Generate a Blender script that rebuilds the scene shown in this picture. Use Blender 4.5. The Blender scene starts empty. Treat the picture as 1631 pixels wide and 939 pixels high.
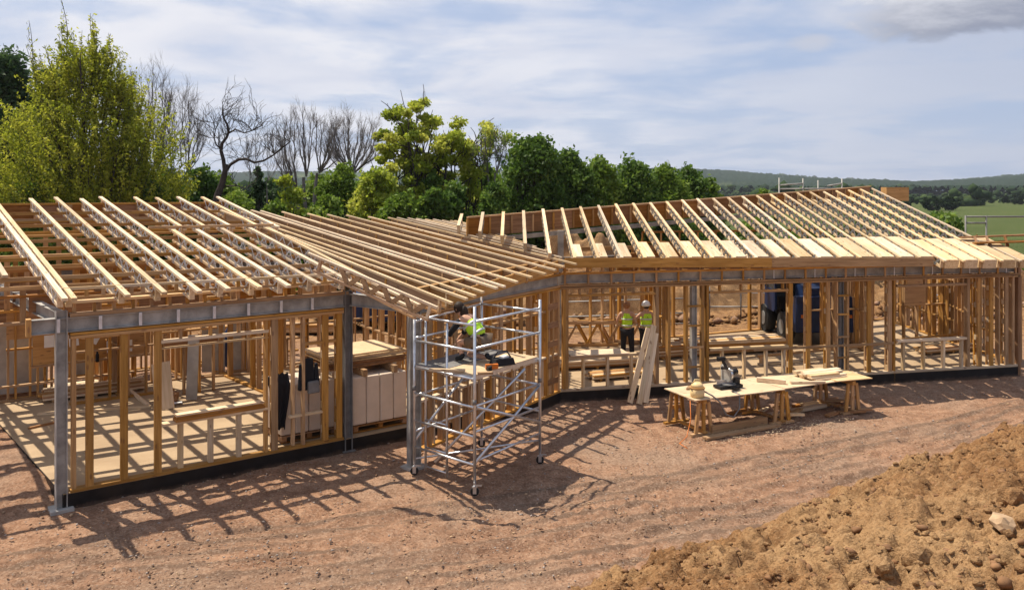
import bpy, bmesh, math, random
import numpy as np
from mathutils import Vector, Matrix
random.seed(7); RNG = np.random.default_rng(7)
S = bpy.context.scene
C = S.collection
# ------------------------------------------------------------------ camera, sky, sun
FPX, HY, HC = 1300.0, 303.0, 5.2          # focal length and horizon in photo pixels, camera height
cam_d = bpy.data.cameras.new('camera'); cam = bpy.data.objects.new('camera', cam_d); C.objects.link(cam)
cam.location = (0, 0, HC); cam.rotation_euler = (math.radians(90), 0, 0)
cam_d.sensor_width = 36; cam_d.lens = 36 * FPX / 1631; cam_d.shift_y = -(469.5 - HY) / 1631
cam_d.clip_end = 9000; cam_d.clip_start = 0.1
S.camera = cam
SUNV = Vector((-.42, .305, 1)).normalized()
sun_el = math.asin(SUNV.z); sun_az = math.atan2(SUNV.x, SUNV.y)      # azimuth clockwise from +Y
sl = bpy.data.lights.new('sun', 'SUN'); sl.energy = 5.0; sl.angle = math.radians(.55); sl.color = (1, .90, .75)
so = bpy.data.objects.new('sun', sl); C.objects.link(so); so.rotation_euler = SUNV.to_track_quat('Z', 'Y').to_euler()
so.location = (-20, 20, 40)
W = bpy.data.worlds.new('World'); S.world = W; W.use_nodes = True
S.view_settings.view_transform = 'Standard'; S.view_settings.look = 'None'; S.view_settings.exposure = .48; S.view_settings.gamma = 1
S.cycles.max_bounces = 6; S.cycles.volume_bounces = 0; S.cycles.transparent_max_bounces = 8
def world():
    nt = W.node_tree; N = nt.nodes; L = nt.links; N.clear()
    out = N.new('ShaderNodeOutputWorld'); bg = N.new('ShaderNodeBackground'); bg.inputs['Strength'].default_value = .073
    L.new(bg.outputs[0], out.inputs[0])
    sky = N.new('ShaderNodeTexSky'); sky.sky_type = 'NISHITA'; sky.sun_disc = False
    sky.sun_elevation = sun_el; sky.sun_rotation = sun_az; sky.altitude = 50; sky.air_density = 1.0; sky.dust_density = 1.2; sky.ozone_density = 1.5
    tc = N.new('ShaderNodeTexCoord')
    sep = N.new('ShaderNodeSeparateXYZ'); L.new(tc.outputs['Generated'], sep.inputs[0])
    def M(op, a, b=None, c=None):
        m = N.new('ShaderNodeMath'); m.operation = op
        for i, v in enumerate((a, b, c)):
            if v is None: continue
            if isinstance(v, (int, float)): m.inputs[i].default_value = v
            else: L.new(v, m.inputs[i])
        return m.outputs[0]
    def ramp(v, a, b):
        m = N.new('ShaderNodeMapRange'); m.interpolation_type = 'SMOOTHSTEP'; L.new(v, m.inputs[0])
        m.inputs[1].default_value = a; m.inputs[2].default_value = b; return m.outputs[0]
    def mix(f, a, b):
        m = N.new('ShaderNodeMix'); m.data_type = 'RGBA'
        if isinstance(f, float): m.inputs[0].default_value = f
        else: L.new(f, m.inputs[0])
        for k, v in ((6, a), (7, b)):
            if isinstance(v, tuple): m.inputs[k].default_value = (*v, 1)
            else: L.new(v, m.inputs[k])
        return m.outputs[2]
    def noise(vec, sc, det, rough, dist=0):
        n = N.new('ShaderNodeTexNoise'); L.new(vec, n.inputs['Vector']); n.inputs['Scale'].default_value = sc
        n.inputs['Detail'].default_value = det; n.inputs['Roughness'].default_value = rough; n.inputs['Distortion'].default_value = dist
        return n.outputs['Fac']
    az = M('ARCTAN2', sep.outputs[0], sep.outputs[1]); el = sep.outputs[2]
    # cloud layer: horizontal sheet seen from below, softened near the horizon
    dz = M('ADD', M('MAXIMUM', el, 0.0), .10)
    cv = N.new('ShaderNodeCombineXYZ'); L.new(M('DIVIDE', sep.outputs[0], dz), cv.inputs[0]); L.new(M('DIVIDE', sep.outputs[1], dz), cv.inputs[1])
    n1 = noise(cv.outputs[0], .75, 5, .55, .5)
    n2 = noise(cv.outputs[0], 2.6, 8, .6, .3)
    n3 = noise(cv.outputs[0], 1.1, 5, .5, .8)
    v = M('ADD', n1, M('MULTIPLY', M('SUBTRACT', n2, .5), .30))
    veil = M('ADD', M('MULTIPLY', ramp(v, .36, .58), .74), .24)                # thin bright overcast with soft holes
    # more blue patches to the right of north
    right = ramp(az, -.15, .35)
    veil = M('MULTIPLY', veil, M('SUBTRACT', 1.0, M('MULTIPLY', right, .22)))
    tone = mix(ramp(n3, .3, .7), (6.7, 7.0, 8.1), (8.5, 8.5, 9.0))
    tone = mix(M('MULTIPLY', ramp(az, .05, .6), .85), tone, (5.0, 5.4, 6.6))
    blue = mix(.75, sky.outputs[0], (3.1, 4.5, 7.4))
    col = mix(veil, blue, tone)
    # one grey cumulus bank high on the right
    ca = M('DIVIDE', M('SUBTRACT', az, .50), .135); ce = M('DIVIDE', M('SUBTRACT', el, .196), .038)
    rr = M('ADD', M('MULTIPLY', ca, ca), M('MULTIPLY', ce, ce))
    cm = N.new('ShaderNodeMapping'); cm.inputs['Scale'].default_value = (9, 9, 26); L.new(tc.outputs['Generated'], cm.inputs[0])
    nb = noise(cm.outputs[0], 1.0, 8, .62, .3)
    body = ramp(M('ADD', M('SUBTRACT', 1.0, rr), M('MULTIPLY', M('SUBTRACT', nb, .5), 2.8)), -.12, .6)
    shade = ramp(M('ADD', M('ADD', ce, M('MULTIPLY', ca, -.5)), M('MULTIPLY', M('SUBTRACT', nb, .5), 2.8)), -1.0, .8)
    ccol = mix(shade, (2.3, 2.6, 3.6), (7.4, 7.5, 8.1))
    col = mix(body, col, ccol)
    ca2 = M('DIVIDE', M('SUBTRACT', az, .355), .036); ce2 = M('DIVIDE', M('SUBTRACT', el, .166), .014)
    b2 = ramp(M('ADD', M('SUBTRACT', 1.0, M('ADD', M('MULTIPLY', ca2, ca2), M('MULTIPLY', ce2, ce2))), M('MULTIPLY', M('SUBTRACT', nb, .5), 2.6)), 0., .9)
    col = mix(M('MULTIPLY', b2, .7), col, (5.9, 6.0, 6.7))
    # below the horizon: dull ground tone
    col = mix(ramp(el, -.02, .0), (1.2, 1.1, .9), col)
    L.new(col, bg.inputs['Color'])
world()

# ------------------------------------------------------------------ helpers
def P(px, py, z):
    d = FPX * (HC - z) / (py - HY); return Vector(((px - 815.5) / FPX * d, d, z))
def G(px, py): return P(px, py, 0)
def D(px, py, d): return Vector(((px - 815.5) / FPX * d, d, HC - (py - HY) * d / FPX))
WM = {}
def empty(name, loc, label=None, cat=None, group=None, rz=0, kind=None):
    o = bpy.data.objects.new(name, None); C.objects.link(o); o.empty_display_size = .2
    o.location = loc; o.rotation_euler = (0, 0, rz); WM[o.name] = Matrix.Translation(loc) @ Matrix.Rotation(rz, 4, 'Z')
    tag(o, label, cat, group, kind); return o
def tag(o, label=None, cat=None, group=None, kind=None):
    if label: o['label'] = label
    if cat: o['category'] = cat
    if group: o['group'] = group
    if kind: o['kind'] = kind
    return o
def link(name, me, mat=None, parent=None, mw=None, **kw):
    """mw: matrix in the space of the parent's THING space when it is under a parent (world otherwise)"""
    o = bpy.data.objects.new(name, me); C.objects.link(o)
    mw = mw or Matrix.Identity(4)
    if parent is not None:
        o.parent = parent; o.matrix_basis = WM[parent.name].inverted() @ mw
    else: o.matrix_basis = mw
    WM[o.name] = mw.copy()
    if mat is not None and len(me.materials) == 0: me.materials.append(mat)
    tag(o, **kw); return o
class MB:
    def __init__(s): s.v = []; s.f = []; s.m = []; s.sm = []
    def add(s, vs, fs, mi=0, smooth=False):
        b = len(s.v); s.v += [tuple(v) for v in vs]; s.f += [tuple(i + b for i in f) for f in fs]; s.m += [mi] * len(fs); s.sm += [smooth] * len(fs); return s
    def box(s, c, d, R=None, mi=0, taper=1):
        x, y, z = d[0] / 2, d[1] / 2, d[2] / 2
        vs = [Vector((sx * x * (taper if sz > 0 else 1), sy * y * (taper if sz > 0 else 1), sz * z)) for sz in (-1, 1) for sy in (-1, 1) for sx in (-1, 1)]
        if R is not None: vs = [R @ v for v in vs]
        c = Vector(c); vs = [v + c for v in vs]
        return s.add(vs, [(0, 2, 3, 1), (4, 5, 7, 6), (0, 1, 5, 4), (2, 6, 7, 3), (0, 4, 6, 2), (1, 3, 7, 5)], mi)
    def bar(s, p0, p1, w, h, up=(0, 0, 1), mi=0):
        p0, p1 = Vector(p0), Vector(p1); R = frame(p1 - p0, up)
        return s.box((p0 + p1) / 2, ((p1 - p0).length, w, h), R, mi)
    def tube(s, pts, r, n=6, mi=0, cap=True, smooth=True):
        pts = [Vector(p) for p in pts]; rs = r if isinstance(r, (list, tuple)) else [r] * len(pts)
        vs = []; prev = None
        for i, p in enumerate(pts):
            t = (pts[min(i + 1, len(pts) - 1)] - pts[max(i - 1, 0)]).normalized()
            a = prev if prev is not None else (Vector((0, 0, 1)) if abs(t.z) < .9 else Vector((1, 0, 0)))
            a = (a - t * a.dot(t)).normalized(); prev = a; b = t.cross(a)
            vs += [p + (a * math.cos(2 * math.pi * k / n) + b * math.sin(2 * math.pi * k / n)) * rs[i] for k in range(n)]
        fs = [(i * n + k, i * n + (k + 1) % n, (i + 1) * n + (k + 1) % n, (i + 1) * n + k) for i in range(len(pts) - 1) for k in range(n)]
        s.add(vs, fs, mi, smooth)
        if cap:
            m = len(s.v) - len(vs); s.f += [tuple(m + k for k in range(n))[::-1], tuple(m + (len(pts) - 1) * n + k for k in range(n))]; s.m += [mi, mi]; s.sm += [False, False]
        return s
    def ball(s, c, r, n=8, m=6, mi=0, jit=0):
        r = r if isinstance(r, (tuple, list)) else (r, r, r); c = Vector(c); vs = [c + Vector((0, 0, r[2]))]
        for i in range(1, m):
            a = math.pi * i / m
            for k in range(n):
                b = 2 * math.pi * k / n; q = 1 + random.uniform(-jit, jit)
                vs.append(c + Vector((r[0] * math.sin(a) * math.cos(b), r[1] * math.sin(a) * math.sin(b), r[2] * math.cos(a))) * q if not jit else c + Vector((r[0] * math.sin(a) * math.cos(b) * q, r[1] * math.sin(a) * math.sin(b) * q, r[2] * math.cos(a) * q)))
        vs.append(c - Vector((0, 0, r[2])))
        fs = [(0, 1 + k, 1 + (k + 1) % n) for k in range(n)]
        for i in range(m - 2):
            for k in range(n): fs.append((1 + i * n + k, 1 + (i + 1) * n + k, 1 + (i + 1) * n + (k + 1) % n, 1 + i * n + (k + 1) % n))
        L0 = 1 + (m - 2) * n
        fs += [(L0 + k, len(vs) - 1, L0 + (k + 1) % n) for k in range(n)]
        return s.add(vs, fs, mi, jit == 0)
    def mesh(s, name):
        me = bpy.data.meshes.new(name); me.from_pydata(s.v, [], s.f)
        me.polygons.foreach_set('material_index', s.m); me.polygons.foreach_set('use_smooth', s.sm); me.update(); return me
    def build(s, name, mat, parent=None, **kw):
        me = s.mesh(name)
        for m in (mat if isinstance(mat, (list, tuple)) else [mat]): me.materials.append(m)
        return link(name, me, None, parent, None, **kw)
def frame(x, up=(0, 0, 1)):
    x = Vector(x).normalized(); up = Vector(up)
    if abs(x.dot(up)) > .98: up = Vector((0, 1, 0)) if abs(x.z) > .5 else Vector((0, 0, 1))
    y = up.cross(x).normalized(); z = x.cross(y)
    return Matrix((x, y, z)).transposed()
MC = {}
def boxmesh(L, w, h, mat):
    k = (round(L, 2), round(w, 3), round(h, 3), mat.name)
    if k not in MC:
        me = MB().box((0, 0, 0), (L, w, h)).mesh('board'); me.materials.append(mat); MC[k] = me
    return MC[k]
def beam(name, p0, p1, w, h, mat, parent=None, up=(0, 0, 1), **kw):
    """board of width w (sideways) and height h (along up), centre line p0-p1"""
    p0, p1 = Vector(p0), Vector(p1); R = frame(p1 - p0, up)
    Mx = R.to_4x4(); Mx.translation = (p0 + p1) / 2
    return link(name, boxmesh((p1 - p0).length, w, h, mat), mat, parent, Mx, **kw)
def rawmesh(name, V, Q, mat, parent=None, smooth=False, attr=None, **kw):
    V = np.asarray(V, dtype=np.float32); Q = np.asarray(Q, dtype=np.int32); k = Q.shape[1]
    me = bpy.data.meshes.new(name); me.vertices.add(len(V)); me.vertices.foreach_set('co', V.ravel())
    me.loops.add(Q.size); me.loops.foreach_set('vertex_index', Q.ravel()); me.polygons.add(len(Q))
    me.polygons.foreach_set('loop_start', np.arange(0, Q.size, k, dtype=np.int32)); me.polygons.foreach_set('loop_total', np.full(len(Q), k, dtype=np.int32))
    if smooth: me.polygons.foreach_set('use_smooth', np.ones(len(Q), dtype=bool))
    if attr:
        for an, av in attr.items():
            a = me.attributes.new(an, 'FLOAT', 'POINT'); a.data.foreach_set('value', np.asarray(av, dtype=np.float32).ravel())
    me.update(calc_edges=True); me.materials.append(mat)
    return link(name, me, None, parent, None, **kw)

# ------------------------------------------------------------------ materials
def material(name, rough=.7, metal=0):
    m = bpy.data.materials.new(name); m.use_nodes = True; b = m.node_tree.nodes['Principled BSDF']
    b.inputs['Roughness'].default_value = rough; b.inputs['Metallic'].default_value = metal
    if 'Specular IOR Level' in b.inputs: b.inputs['Specular IOR Level'].default_value = .3
    return m, m.node_tree.nodes, m.node_tree.links, b
def nmix(N, L, f, a, b, mode='MIX'):
    m = N.new('ShaderNodeMix'); m.data_type = 'RGBA'; m.blend_type = mode
    if isinstance(f, (int, float)): m.inputs[0].default_value = f
    else: L.new(f, m.inputs[0])
    for k, v in ((6, a), (7, b)):
        if isinstance(v, tuple): m.inputs[k].default_value = (*v, 1)
        else: L.new(v, m.inputs[k])
    return m.outputs[2]
def nnoise(N, L, vec, sc, det=4, rough=.55, stretch=None, dist=0):
    if stretch:
        mp = N.new('ShaderNodeMapping'); mp.inputs['Scale'].default_value = stretch; L.new(vec, mp.inputs[0]); vec = mp.outputs[0]
    n = N.new('ShaderNodeTexNoise'); L.new(vec, n.inputs['Vector']); n.inputs['Scale'].default_value = sc; n.inputs['Detail'].default_value = det
    n.inputs['Roughness'].default_value = rough; n.inputs['Distortion'].default_value = dist; return n.outputs['Fac']
def nramp(N, L, v, a, b, c=0, d=1):
    m = N.new('ShaderNodeMapRange'); L.new(v, m.inputs[0]); m.inputs[1].default_value = a; m.inputs[2].default_value = b; m.inputs[3].default_value = c; m.inputs[4].default_value = d
    m.interpolation_type = 'SMOOTHSTEP'; return m.outputs[0]
def nbump(N, L, b, h, s=.3, d=.01):
    bp = N.new('ShaderNodeBump'); bp.inputs['Strength'].default_value = s; bp.inputs['Distance'].default_value = d; L.new(h, bp.inputs['Height']); L.new(bp.outputs[0], b.inputs['Normal'])
def wood(name, c1, c2, knot=(.22, .11, .05), rough=.65, var=.35):
    m, N, L, b = material(name, rough)
    tc = N.new('ShaderNodeTexCoord'); oi = N.new('ShaderNodeObjectInfo')
    add = N.new('ShaderNodeVectorMath'); add.operation = 'ADD'; sc = N.new('ShaderNodeVectorMath'); sc.operation = 'SCALE'
    cx = N.new('ShaderNodeCombineXYZ'); L.new(oi.outputs['Random'], cx.inputs[0]); L.new(oi.outputs['Random'], cx.inputs[1]); L.new(cx.outputs[0], sc.inputs[0]); sc.inputs['Scale'].default_value = 37
    L.new(tc.outputs['Object'], add.inputs[0]); L.new(sc.outputs[0], add.inputs[1]); vec = add.outputs[0]
    g = nnoise(N, L, vec, 1, 5, .6, (1.3, 22, 22), .6); g2 = nnoise(N, L, vec, 1, 2, .5, (.8, 3, 3))
    col = nmix(N, L, nramp(N, L, g, .35, .68), c1, c2)
    col = nmix(N, L, nramp(N, L, g2, .3, .75, 0, .45), col, tuple(x * .68 for x in c2))
    vo = N.new('ShaderNodeTexVoronoi'); mp = N.new('ShaderNodeMapping'); mp.inputs['Scale'].default_value = (3, 9, 9); L.new(vec, mp.inputs[0]); L.new(mp.outputs[0], vo.inputs['Vector']); vo.inputs['Scale'].default_value = 1
    col = nmix(N, L, nramp(N, L, vo.outputs['Distance'], .10, .20, .8, 0), col, knot)
    hs = N.new('ShaderNodeHueSaturation'); L.new(col, hs.inputs['Color'])
    L.new(nramp(N, L, oi.outputs['Random'], 0, 1, 1 - var * .6, 1 + var * .5), hs.inputs['Value'])
    fr = N.new('ShaderNodeMath'); fr.operation = 'FRACT'; ml = N.new('ShaderNodeMath'); ml.operation = 'MULTIPLY'; L.new(oi.outputs['Random'], ml.inputs[0]); ml.inputs[1].default_value = 7.31; L.new(ml.outputs[0], fr.inputs[0])
    L.new(nramp(N, L, fr.outputs[0], 0, 1, .85, 1.15), hs.inputs['Saturation'])
    L.new(hs.outputs[0], b.inputs['Base Color']); nbump(N, L, b, g, .25, .004); return m
def plain(name, c, rough=.6, metal=0, var=.15, sc=6, bump=.15):
    m, N, L, b = material(name, rough, metal); tc = N.new('ShaderNodeTexCoord')
    n = nnoise(N, L, tc.outputs['Object'], sc, 5, .6); n2 = nnoise(N, L, tc.outputs['Object'], sc * 6, 3, .6)
    col = nmix(N, L, nramp(N, L, n, .3, .7), tuple(x * (1 - var) for x in c), tuple(min(1, x * (1 + var)) for x in c))
    col = nmix(N, L, nramp(N, L, n2, .55, .8, 0, var), col, tuple(x * .6 for x in c))
    L.new(col, b.inputs['Base Color']); L.new(nramp(N, L, n, .3, .7, rough * .85, min(1, rough * 1.15)), b.inputs['Roughness'])
    if bump: nbump(N, L, b, n2, bump, .005)
    return m
M = {}
M['pale'] = wood('pale_timber', (.72, .56, .37), (.57, .40, .225))
M['timber'] = wood('stud_timber', (.53, .305, .12), (.34, .18, .062))
M['brown'] = wood('brown_timber', (.40, .20, .075), (.25, .11, .035))
M['side_timber'] = wood('joist_side_timber', (.54, .32, .15), (.40, .215, .09))
M['osb'] = wood('sheathing_board', (.55, .31, .11), (.42, .22, .07), var=.1)
M['ply'] = wood('plywood_sheet', (.66, .49, .31), (.54, .38, .21), var=.15)
M['floor'] = None
M['steel'] = plain('galvanised_steel', (.33, .315, .29), .55, .06, .3, 3)
M['dark_steel'] = plain('dull_steel', (.17, .165, .16), .55, .1, .2, 5)
M['alu'] = plain('aluminium_tube', (.62, .63, .65), .35, .85, .1, 9)
M['web'] = plain('zinc_web', (.62, .64, .68), .42, .6, .12, 9)
M['dpm'] = plain('black_membrane', (.010, .010, .011), .4, 0, .3, 5, .6)
def muddy(m):
    N, L = m.node_tree.nodes, m.node_tree.links; b = N['Principled BSDF']; old = b.inputs['Base Color'].links[0].from_socket; ge = N.new('ShaderNodeNewGeometry'); sp = N.new('ShaderNodeSeparateXYZ'); L.new(ge.outputs['Position'], sp.inputs[0])
    n = nnoise(N, L, ge.outputs['Position'], 5, 5, .7); ma = N.new('ShaderNodeMath'); ma.operation = 'MULTIPLY_ADD'; L.new(n, ma.inputs[0]); ma.inputs[1].default_value = -.16; L.new(sp.outputs[2], ma.inputs[2])
    L.new(nmix(N, L, nramp(N, L, ma.outputs[0], -.10, -.01, .6, 0), old, (.12, .075, .05)), b.inputs['Base Color'])
muddy(M['dpm'])
M['black'] = plain('black_plastic', (.014, .014, .016), .5, 0, .2, 10)
M['rubber'] = plain('black_rubber', (.02, .02, .02), .8)
M['wrap'] = plain('white_wrap', (.68, .56, .44), .5, 0, .06, 3, .3)
M['paper'] = plain('white_paper', (.78, .78, .76), .8, 0, .04)
M['blue'] = plain('navy_paint', (.012, .028, .085), .35, .1, .2, 4)
M['glass'] = plain('dark_glass', (.03, .04, .05), .1, 0, .1)
M['skin'] = plain('skin', (.52, .30, .20), .55, 0, .08, 20)
M['hair'] = plain('dark_hair', (.03, .018, .012), .7, 0, .3, 40)
M['fair'] = plain('brown_hair', (.30, .14, .06), .7, 0, .3, 40)
M['vest'] = plain('hi_vis_fabric', (.50, .80, .04), .7, 0, .12, 12, .3)
M['band'] = plain('reflective_band', (.55, .57, .56), .4, .2, .05)
M['cloth'] = plain('black_cloth', (.015, .015, .018), .85, 0, .3, 14, .4)
M['trouser'] = plain('dark_trousers', (.018, .018, .022), .85, 0, .3, 14, .4)
M['khaki'] = plain('khaki_shorts', (.16, .11, .07), .85, 0, .2, 14, .4)
M['white_plastic'] = plain('white_plastic', (.78, .78, .76), .3, 0, .04)
M['cream'] = plain('cream_plastic', (.70, .52, .26), .5, 0, .08)
M['orange'] = plain('orange_plastic', (.60, .16, .02), .5, 0, .08)
M['rock'] = plain('pale_stone', (.40, .27, .16), .9, 0, .3, 5, .5)
M['dark_soil'] = plain('dark_damp_soil', (.20, .105, .05), .95, 0, .3, 6, .5)
M['grit'] = plain('grey_grit', (.30, .25, .215), .9, 0, .3, 5, .3)
M['concrete'] = plain('concrete', (.38, .36, .33), .85, 0, .15, 3, .3)
M['bark'] = plain('bark', (.045, .037, .032), .9, 0, .35, 4, .5)
M['bark_grey'] = plain('grey_bark', (.17, .15, .14), .9, 0, .3, 4, .5)
def floor_mat():
    m, N, L, b = material('chipboard_floor', .75); tc = N.new('ShaderNodeTexCoord'); v = tc.outputs['Object']
    n = nnoise(N, L, v, 1.1, 5, .6); n2 = nnoise(N, L, v, 40, 3, .6); n3 = nnoise(N, L, v, 5, 5, .7)
    col = nmix(N, L, nramp(N, L, n, .3, .7), (.40, .29, .175), (.31, .215, .125)); col = nmix(N, L, nramp(N, L, n2, .5, .8, 0, .35), col, (.36, .24, .13))
    col = nmix(N, L, nramp(N, L, n3, .55, .75, 0, .45), col, (.40, .29, .19))
    L.new(col, b.inputs['Base Color']); nbump(N, L, b, n2, .2, .004); return m
M['floor'] = floor_mat()
def soil(name, tint=0., stones=True):
    m, N, L, b = material(name, .95); b.inputs['Specular IOR Level'].default_value = .03; ge = N.new('ShaderNodeNewGeometry'); v = ge.outputs['Position']
    n1 = nnoise(N, L, v, .35, 6, .6); n2 = nnoise(N, L, v, 3, 6, .65); n3 = nnoise(N, L, v, 18, 5, .65); n4 = nnoise(N, L, v, 60, 3, .6)
    a = (.41, .240, .150); c = (.235, .128, .078); gr = (.30, .215, .155)
    if tint: a = (.33, .178, .080); c = (.16, .080, .036); gr = (.40, .255, .13)
    col = nmix(N, L, nramp(N, L, n2, .3, .7), a, c)
    col = nmix(N, L, nramp(N, L, n1, .42, .66, 0, .65), col, gr)
    col = nmix(N, L, nramp(N, L, n3, .52, .75, 0, .55), col, tuple(x * .5 for x in c))
    col = nmix(N, L, nramp(N, L, n4, .62, .75, 0, .55), col, (.55, .42, .30))
    if not tint:
        at = N.new('ShaderNodeAttribute'); at.attribute_name = 'grass'
        g1 = nnoise(N, L, v, .05, 5, .6); g2 = nnoise(N, L, v, 2.5, 5, .7)
        gc = nmix(N, L, nramp(N, L, g1, .35, .65), (.026, .062, .010), (.042, .080, .015)); gc = nmix(N, L, nramp(N, L, g2, .4, .7, 0, .5), gc, (.05, .085, .02))
        oc = N.new('ShaderNodeAttribute'); oc.attribute_name = 'ochre'; on = nmix(N, L, nramp(N, L, n2, .35, .65), (.34, .19, .08), (.15, .075, .033))
        col = nmix(N, L, oc.outputs['Fac'], col, on); col = nmix(N, L, at.outputs['Fac'], col, gc)
        rt = N.new('ShaderNodeAttribute'); rt.attribute_name = 'rut'
        col = nmix(N, L, rt.outputs['Fac'], col, (.165, .110, .078))
    v2 = N.new('ShaderNodeTexVoronoi'); v2.inputs['Scale'].default_value = 34 if not tint else 38; L.new(v, v2.inputs['Vector']); s2 = N.new('ShaderNodeSeparateColor'); L.new(v2.outputs['Color'], s2.inputs[0])
    col = nmix(N, L, nramp(N, L, s2.outputs[0], .72, .80, 0, .26), col, (.50, .37, .27) if not tint else (.42, .28, .15)); col = nmix(N, L, nramp(N, L, s2.outputs[1], .70, .78, 0, .36), col, tuple(x * .5 for x in c))
    L.new(col, b.inputs['Base Color'])
    sm = N.new('ShaderNodeMath'); sm.operation = 'ADD'; L.new(n3, sm.inputs[0]); L.new(n4, sm.inputs[1]); nbump(N, L, b, sm.outputs[0], .9, .03)
    return m
M['soil'] = soil('reddish_soil'); M['heap'] = soil('ochre_soil', 1)
def leafmat(name, c1, c2, c3, trans=.42):
    m, N, L, b = material(name, .6); b.inputs['Specular IOR Level'].default_value = .25 if trans else 0; at = N.new('ShaderNodeAttribute'); at.attribute_name = 'tint'
    col = nmix(N, L, nramp(N, L, at.outputs['Fac'], 0, .55), c1, c2); col = nmix(N, L, nramp(N, L, at.outputs['Fac'], .5, 1), col, c3)
    L.new(col, b.inputs['Base Color'])
    tr = N.new('ShaderNodeBsdfTranslucent'); L.new(col, tr.inputs['Color']); mx = N.new('ShaderNodeMixShader'); mx.inputs[0].default_value = trans
    L.new(b.outputs[0], mx.inputs[1]); L.new(tr.outputs[0], mx.inputs[2]); L.new(mx.outputs[0], N['Material Output'].inputs['Surface']); return m
M['leaf_willow'] = leafmat('willow_leaf', (.17, .215, .014), (.32, .35, .03), (.48, .48, .06), .6)
M['leaf_dark'] = leafmat('dark_leaf', (.045, .095, .014), (.10, .18, .025), (.22, .31, .05))
M['leaf_mid'] = leafmat('mid_leaf', (.09, .16, .018), (.17, .26, .03), (.28, .36, .055))
M['leaf_bright'] = leafmat('bright_leaf', (.24, .32, .03), (.38, .44, .045), (.54, .54, .10), .55)
M['leaf_ivy'] = leafmat('blue_green_leaf', (.028, .060, .020), (.06, .11, .036), (.12, .18, .06))
M['far_leaf'] = leafmat('far_leaf', (.022, .036, .018), (.034, .055, .024), (.055, .08, .03), 0)

# ------------------------------------------------------------------ numpy noise
def vnoise(x, y, seed):
    r = np.random.default_rng(seed).random((256, 256)); xi = np.floor(x).astype(int); yi = np.floor(y).astype(int); fx = x - xi; fy = y - yi
    fx = fx * fx * (3 - 2 * fx); fy = fy * fy * (3 - 2 * fy); a = r[xi & 255, yi & 255]; b = r[(xi + 1) & 255, yi & 255]; c = r[xi & 255, (yi + 1) & 255]; d = r[(xi + 1) & 255, (yi + 1) & 255]
    return (a * (1 - fx) + b * fx) * (1 - fy) + (c * (1 - fx) + d * fx) * fy - .5
def fbm(x, y, sc, oct=4, seed=1, g=.5):
    t = 0; a = 1
    for i in range(oct): t = t + a * vnoise(x / sc * 2 ** i + 17.3 * i, y / sc * 2 ** i + 5.1 * i, seed + i); a *= g
    return t
def clods(x, y, sc, seed, dens=.8):
    """rounded lumps on a jittered lattice, each with its own size"""
    rg = np.random.default_rng(seed); jx = rg.random((128, 128)); jy = rg.random((128, 128)); rs = rg.random((128, 128)) ; X = x / sc; Y = y / sc; xi = np.floor(X).astype(int); yi = np.floor(Y).astype(int); h = np.zeros_like(X)
    for dx in (-1, 0, 1):
        for dy in (-1, 0, 1):
            a = (xi + dx) & 127; b = (yi + dy) & 127; cx = xi + dx + jx[a, b]; cy = yi + dy + jy[a, b]; R = (.25 + .55 * rs[a, b]) * dens
            q = np.clip(1 - ((X - cx) ** 2 + (Y - cy) ** 2) / R ** 2, 0, None); h = np.maximum(h, np.sqrt(q) * R)
    return h * sc
def lines(a, b, step, far, k=1.12):
    c = list(np.arange(a, b, step)); s = step; x = b; hi = []
    while x < far[1]: hi.append(x); s = min(s * k, 250); x += s
    s = step; x = a; lo = []
    while x > far[0]: s = min(s * k, 250); x -= s; lo.append(x)
    return np.array(lo[::-1] + c + hi + [far[1] + 1])
u1 = Vector((.804, .594, 0)).normalized(); n1 = Vector((u1.y, -u1.x, 0))
g1 = Vector((-.66, .75, 0)).normalized()
A = G(98, 812); B = G(555, 718); Cc = G(662, 745); Dd = G(893, 640); Ff = G(1625, 597)

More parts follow.
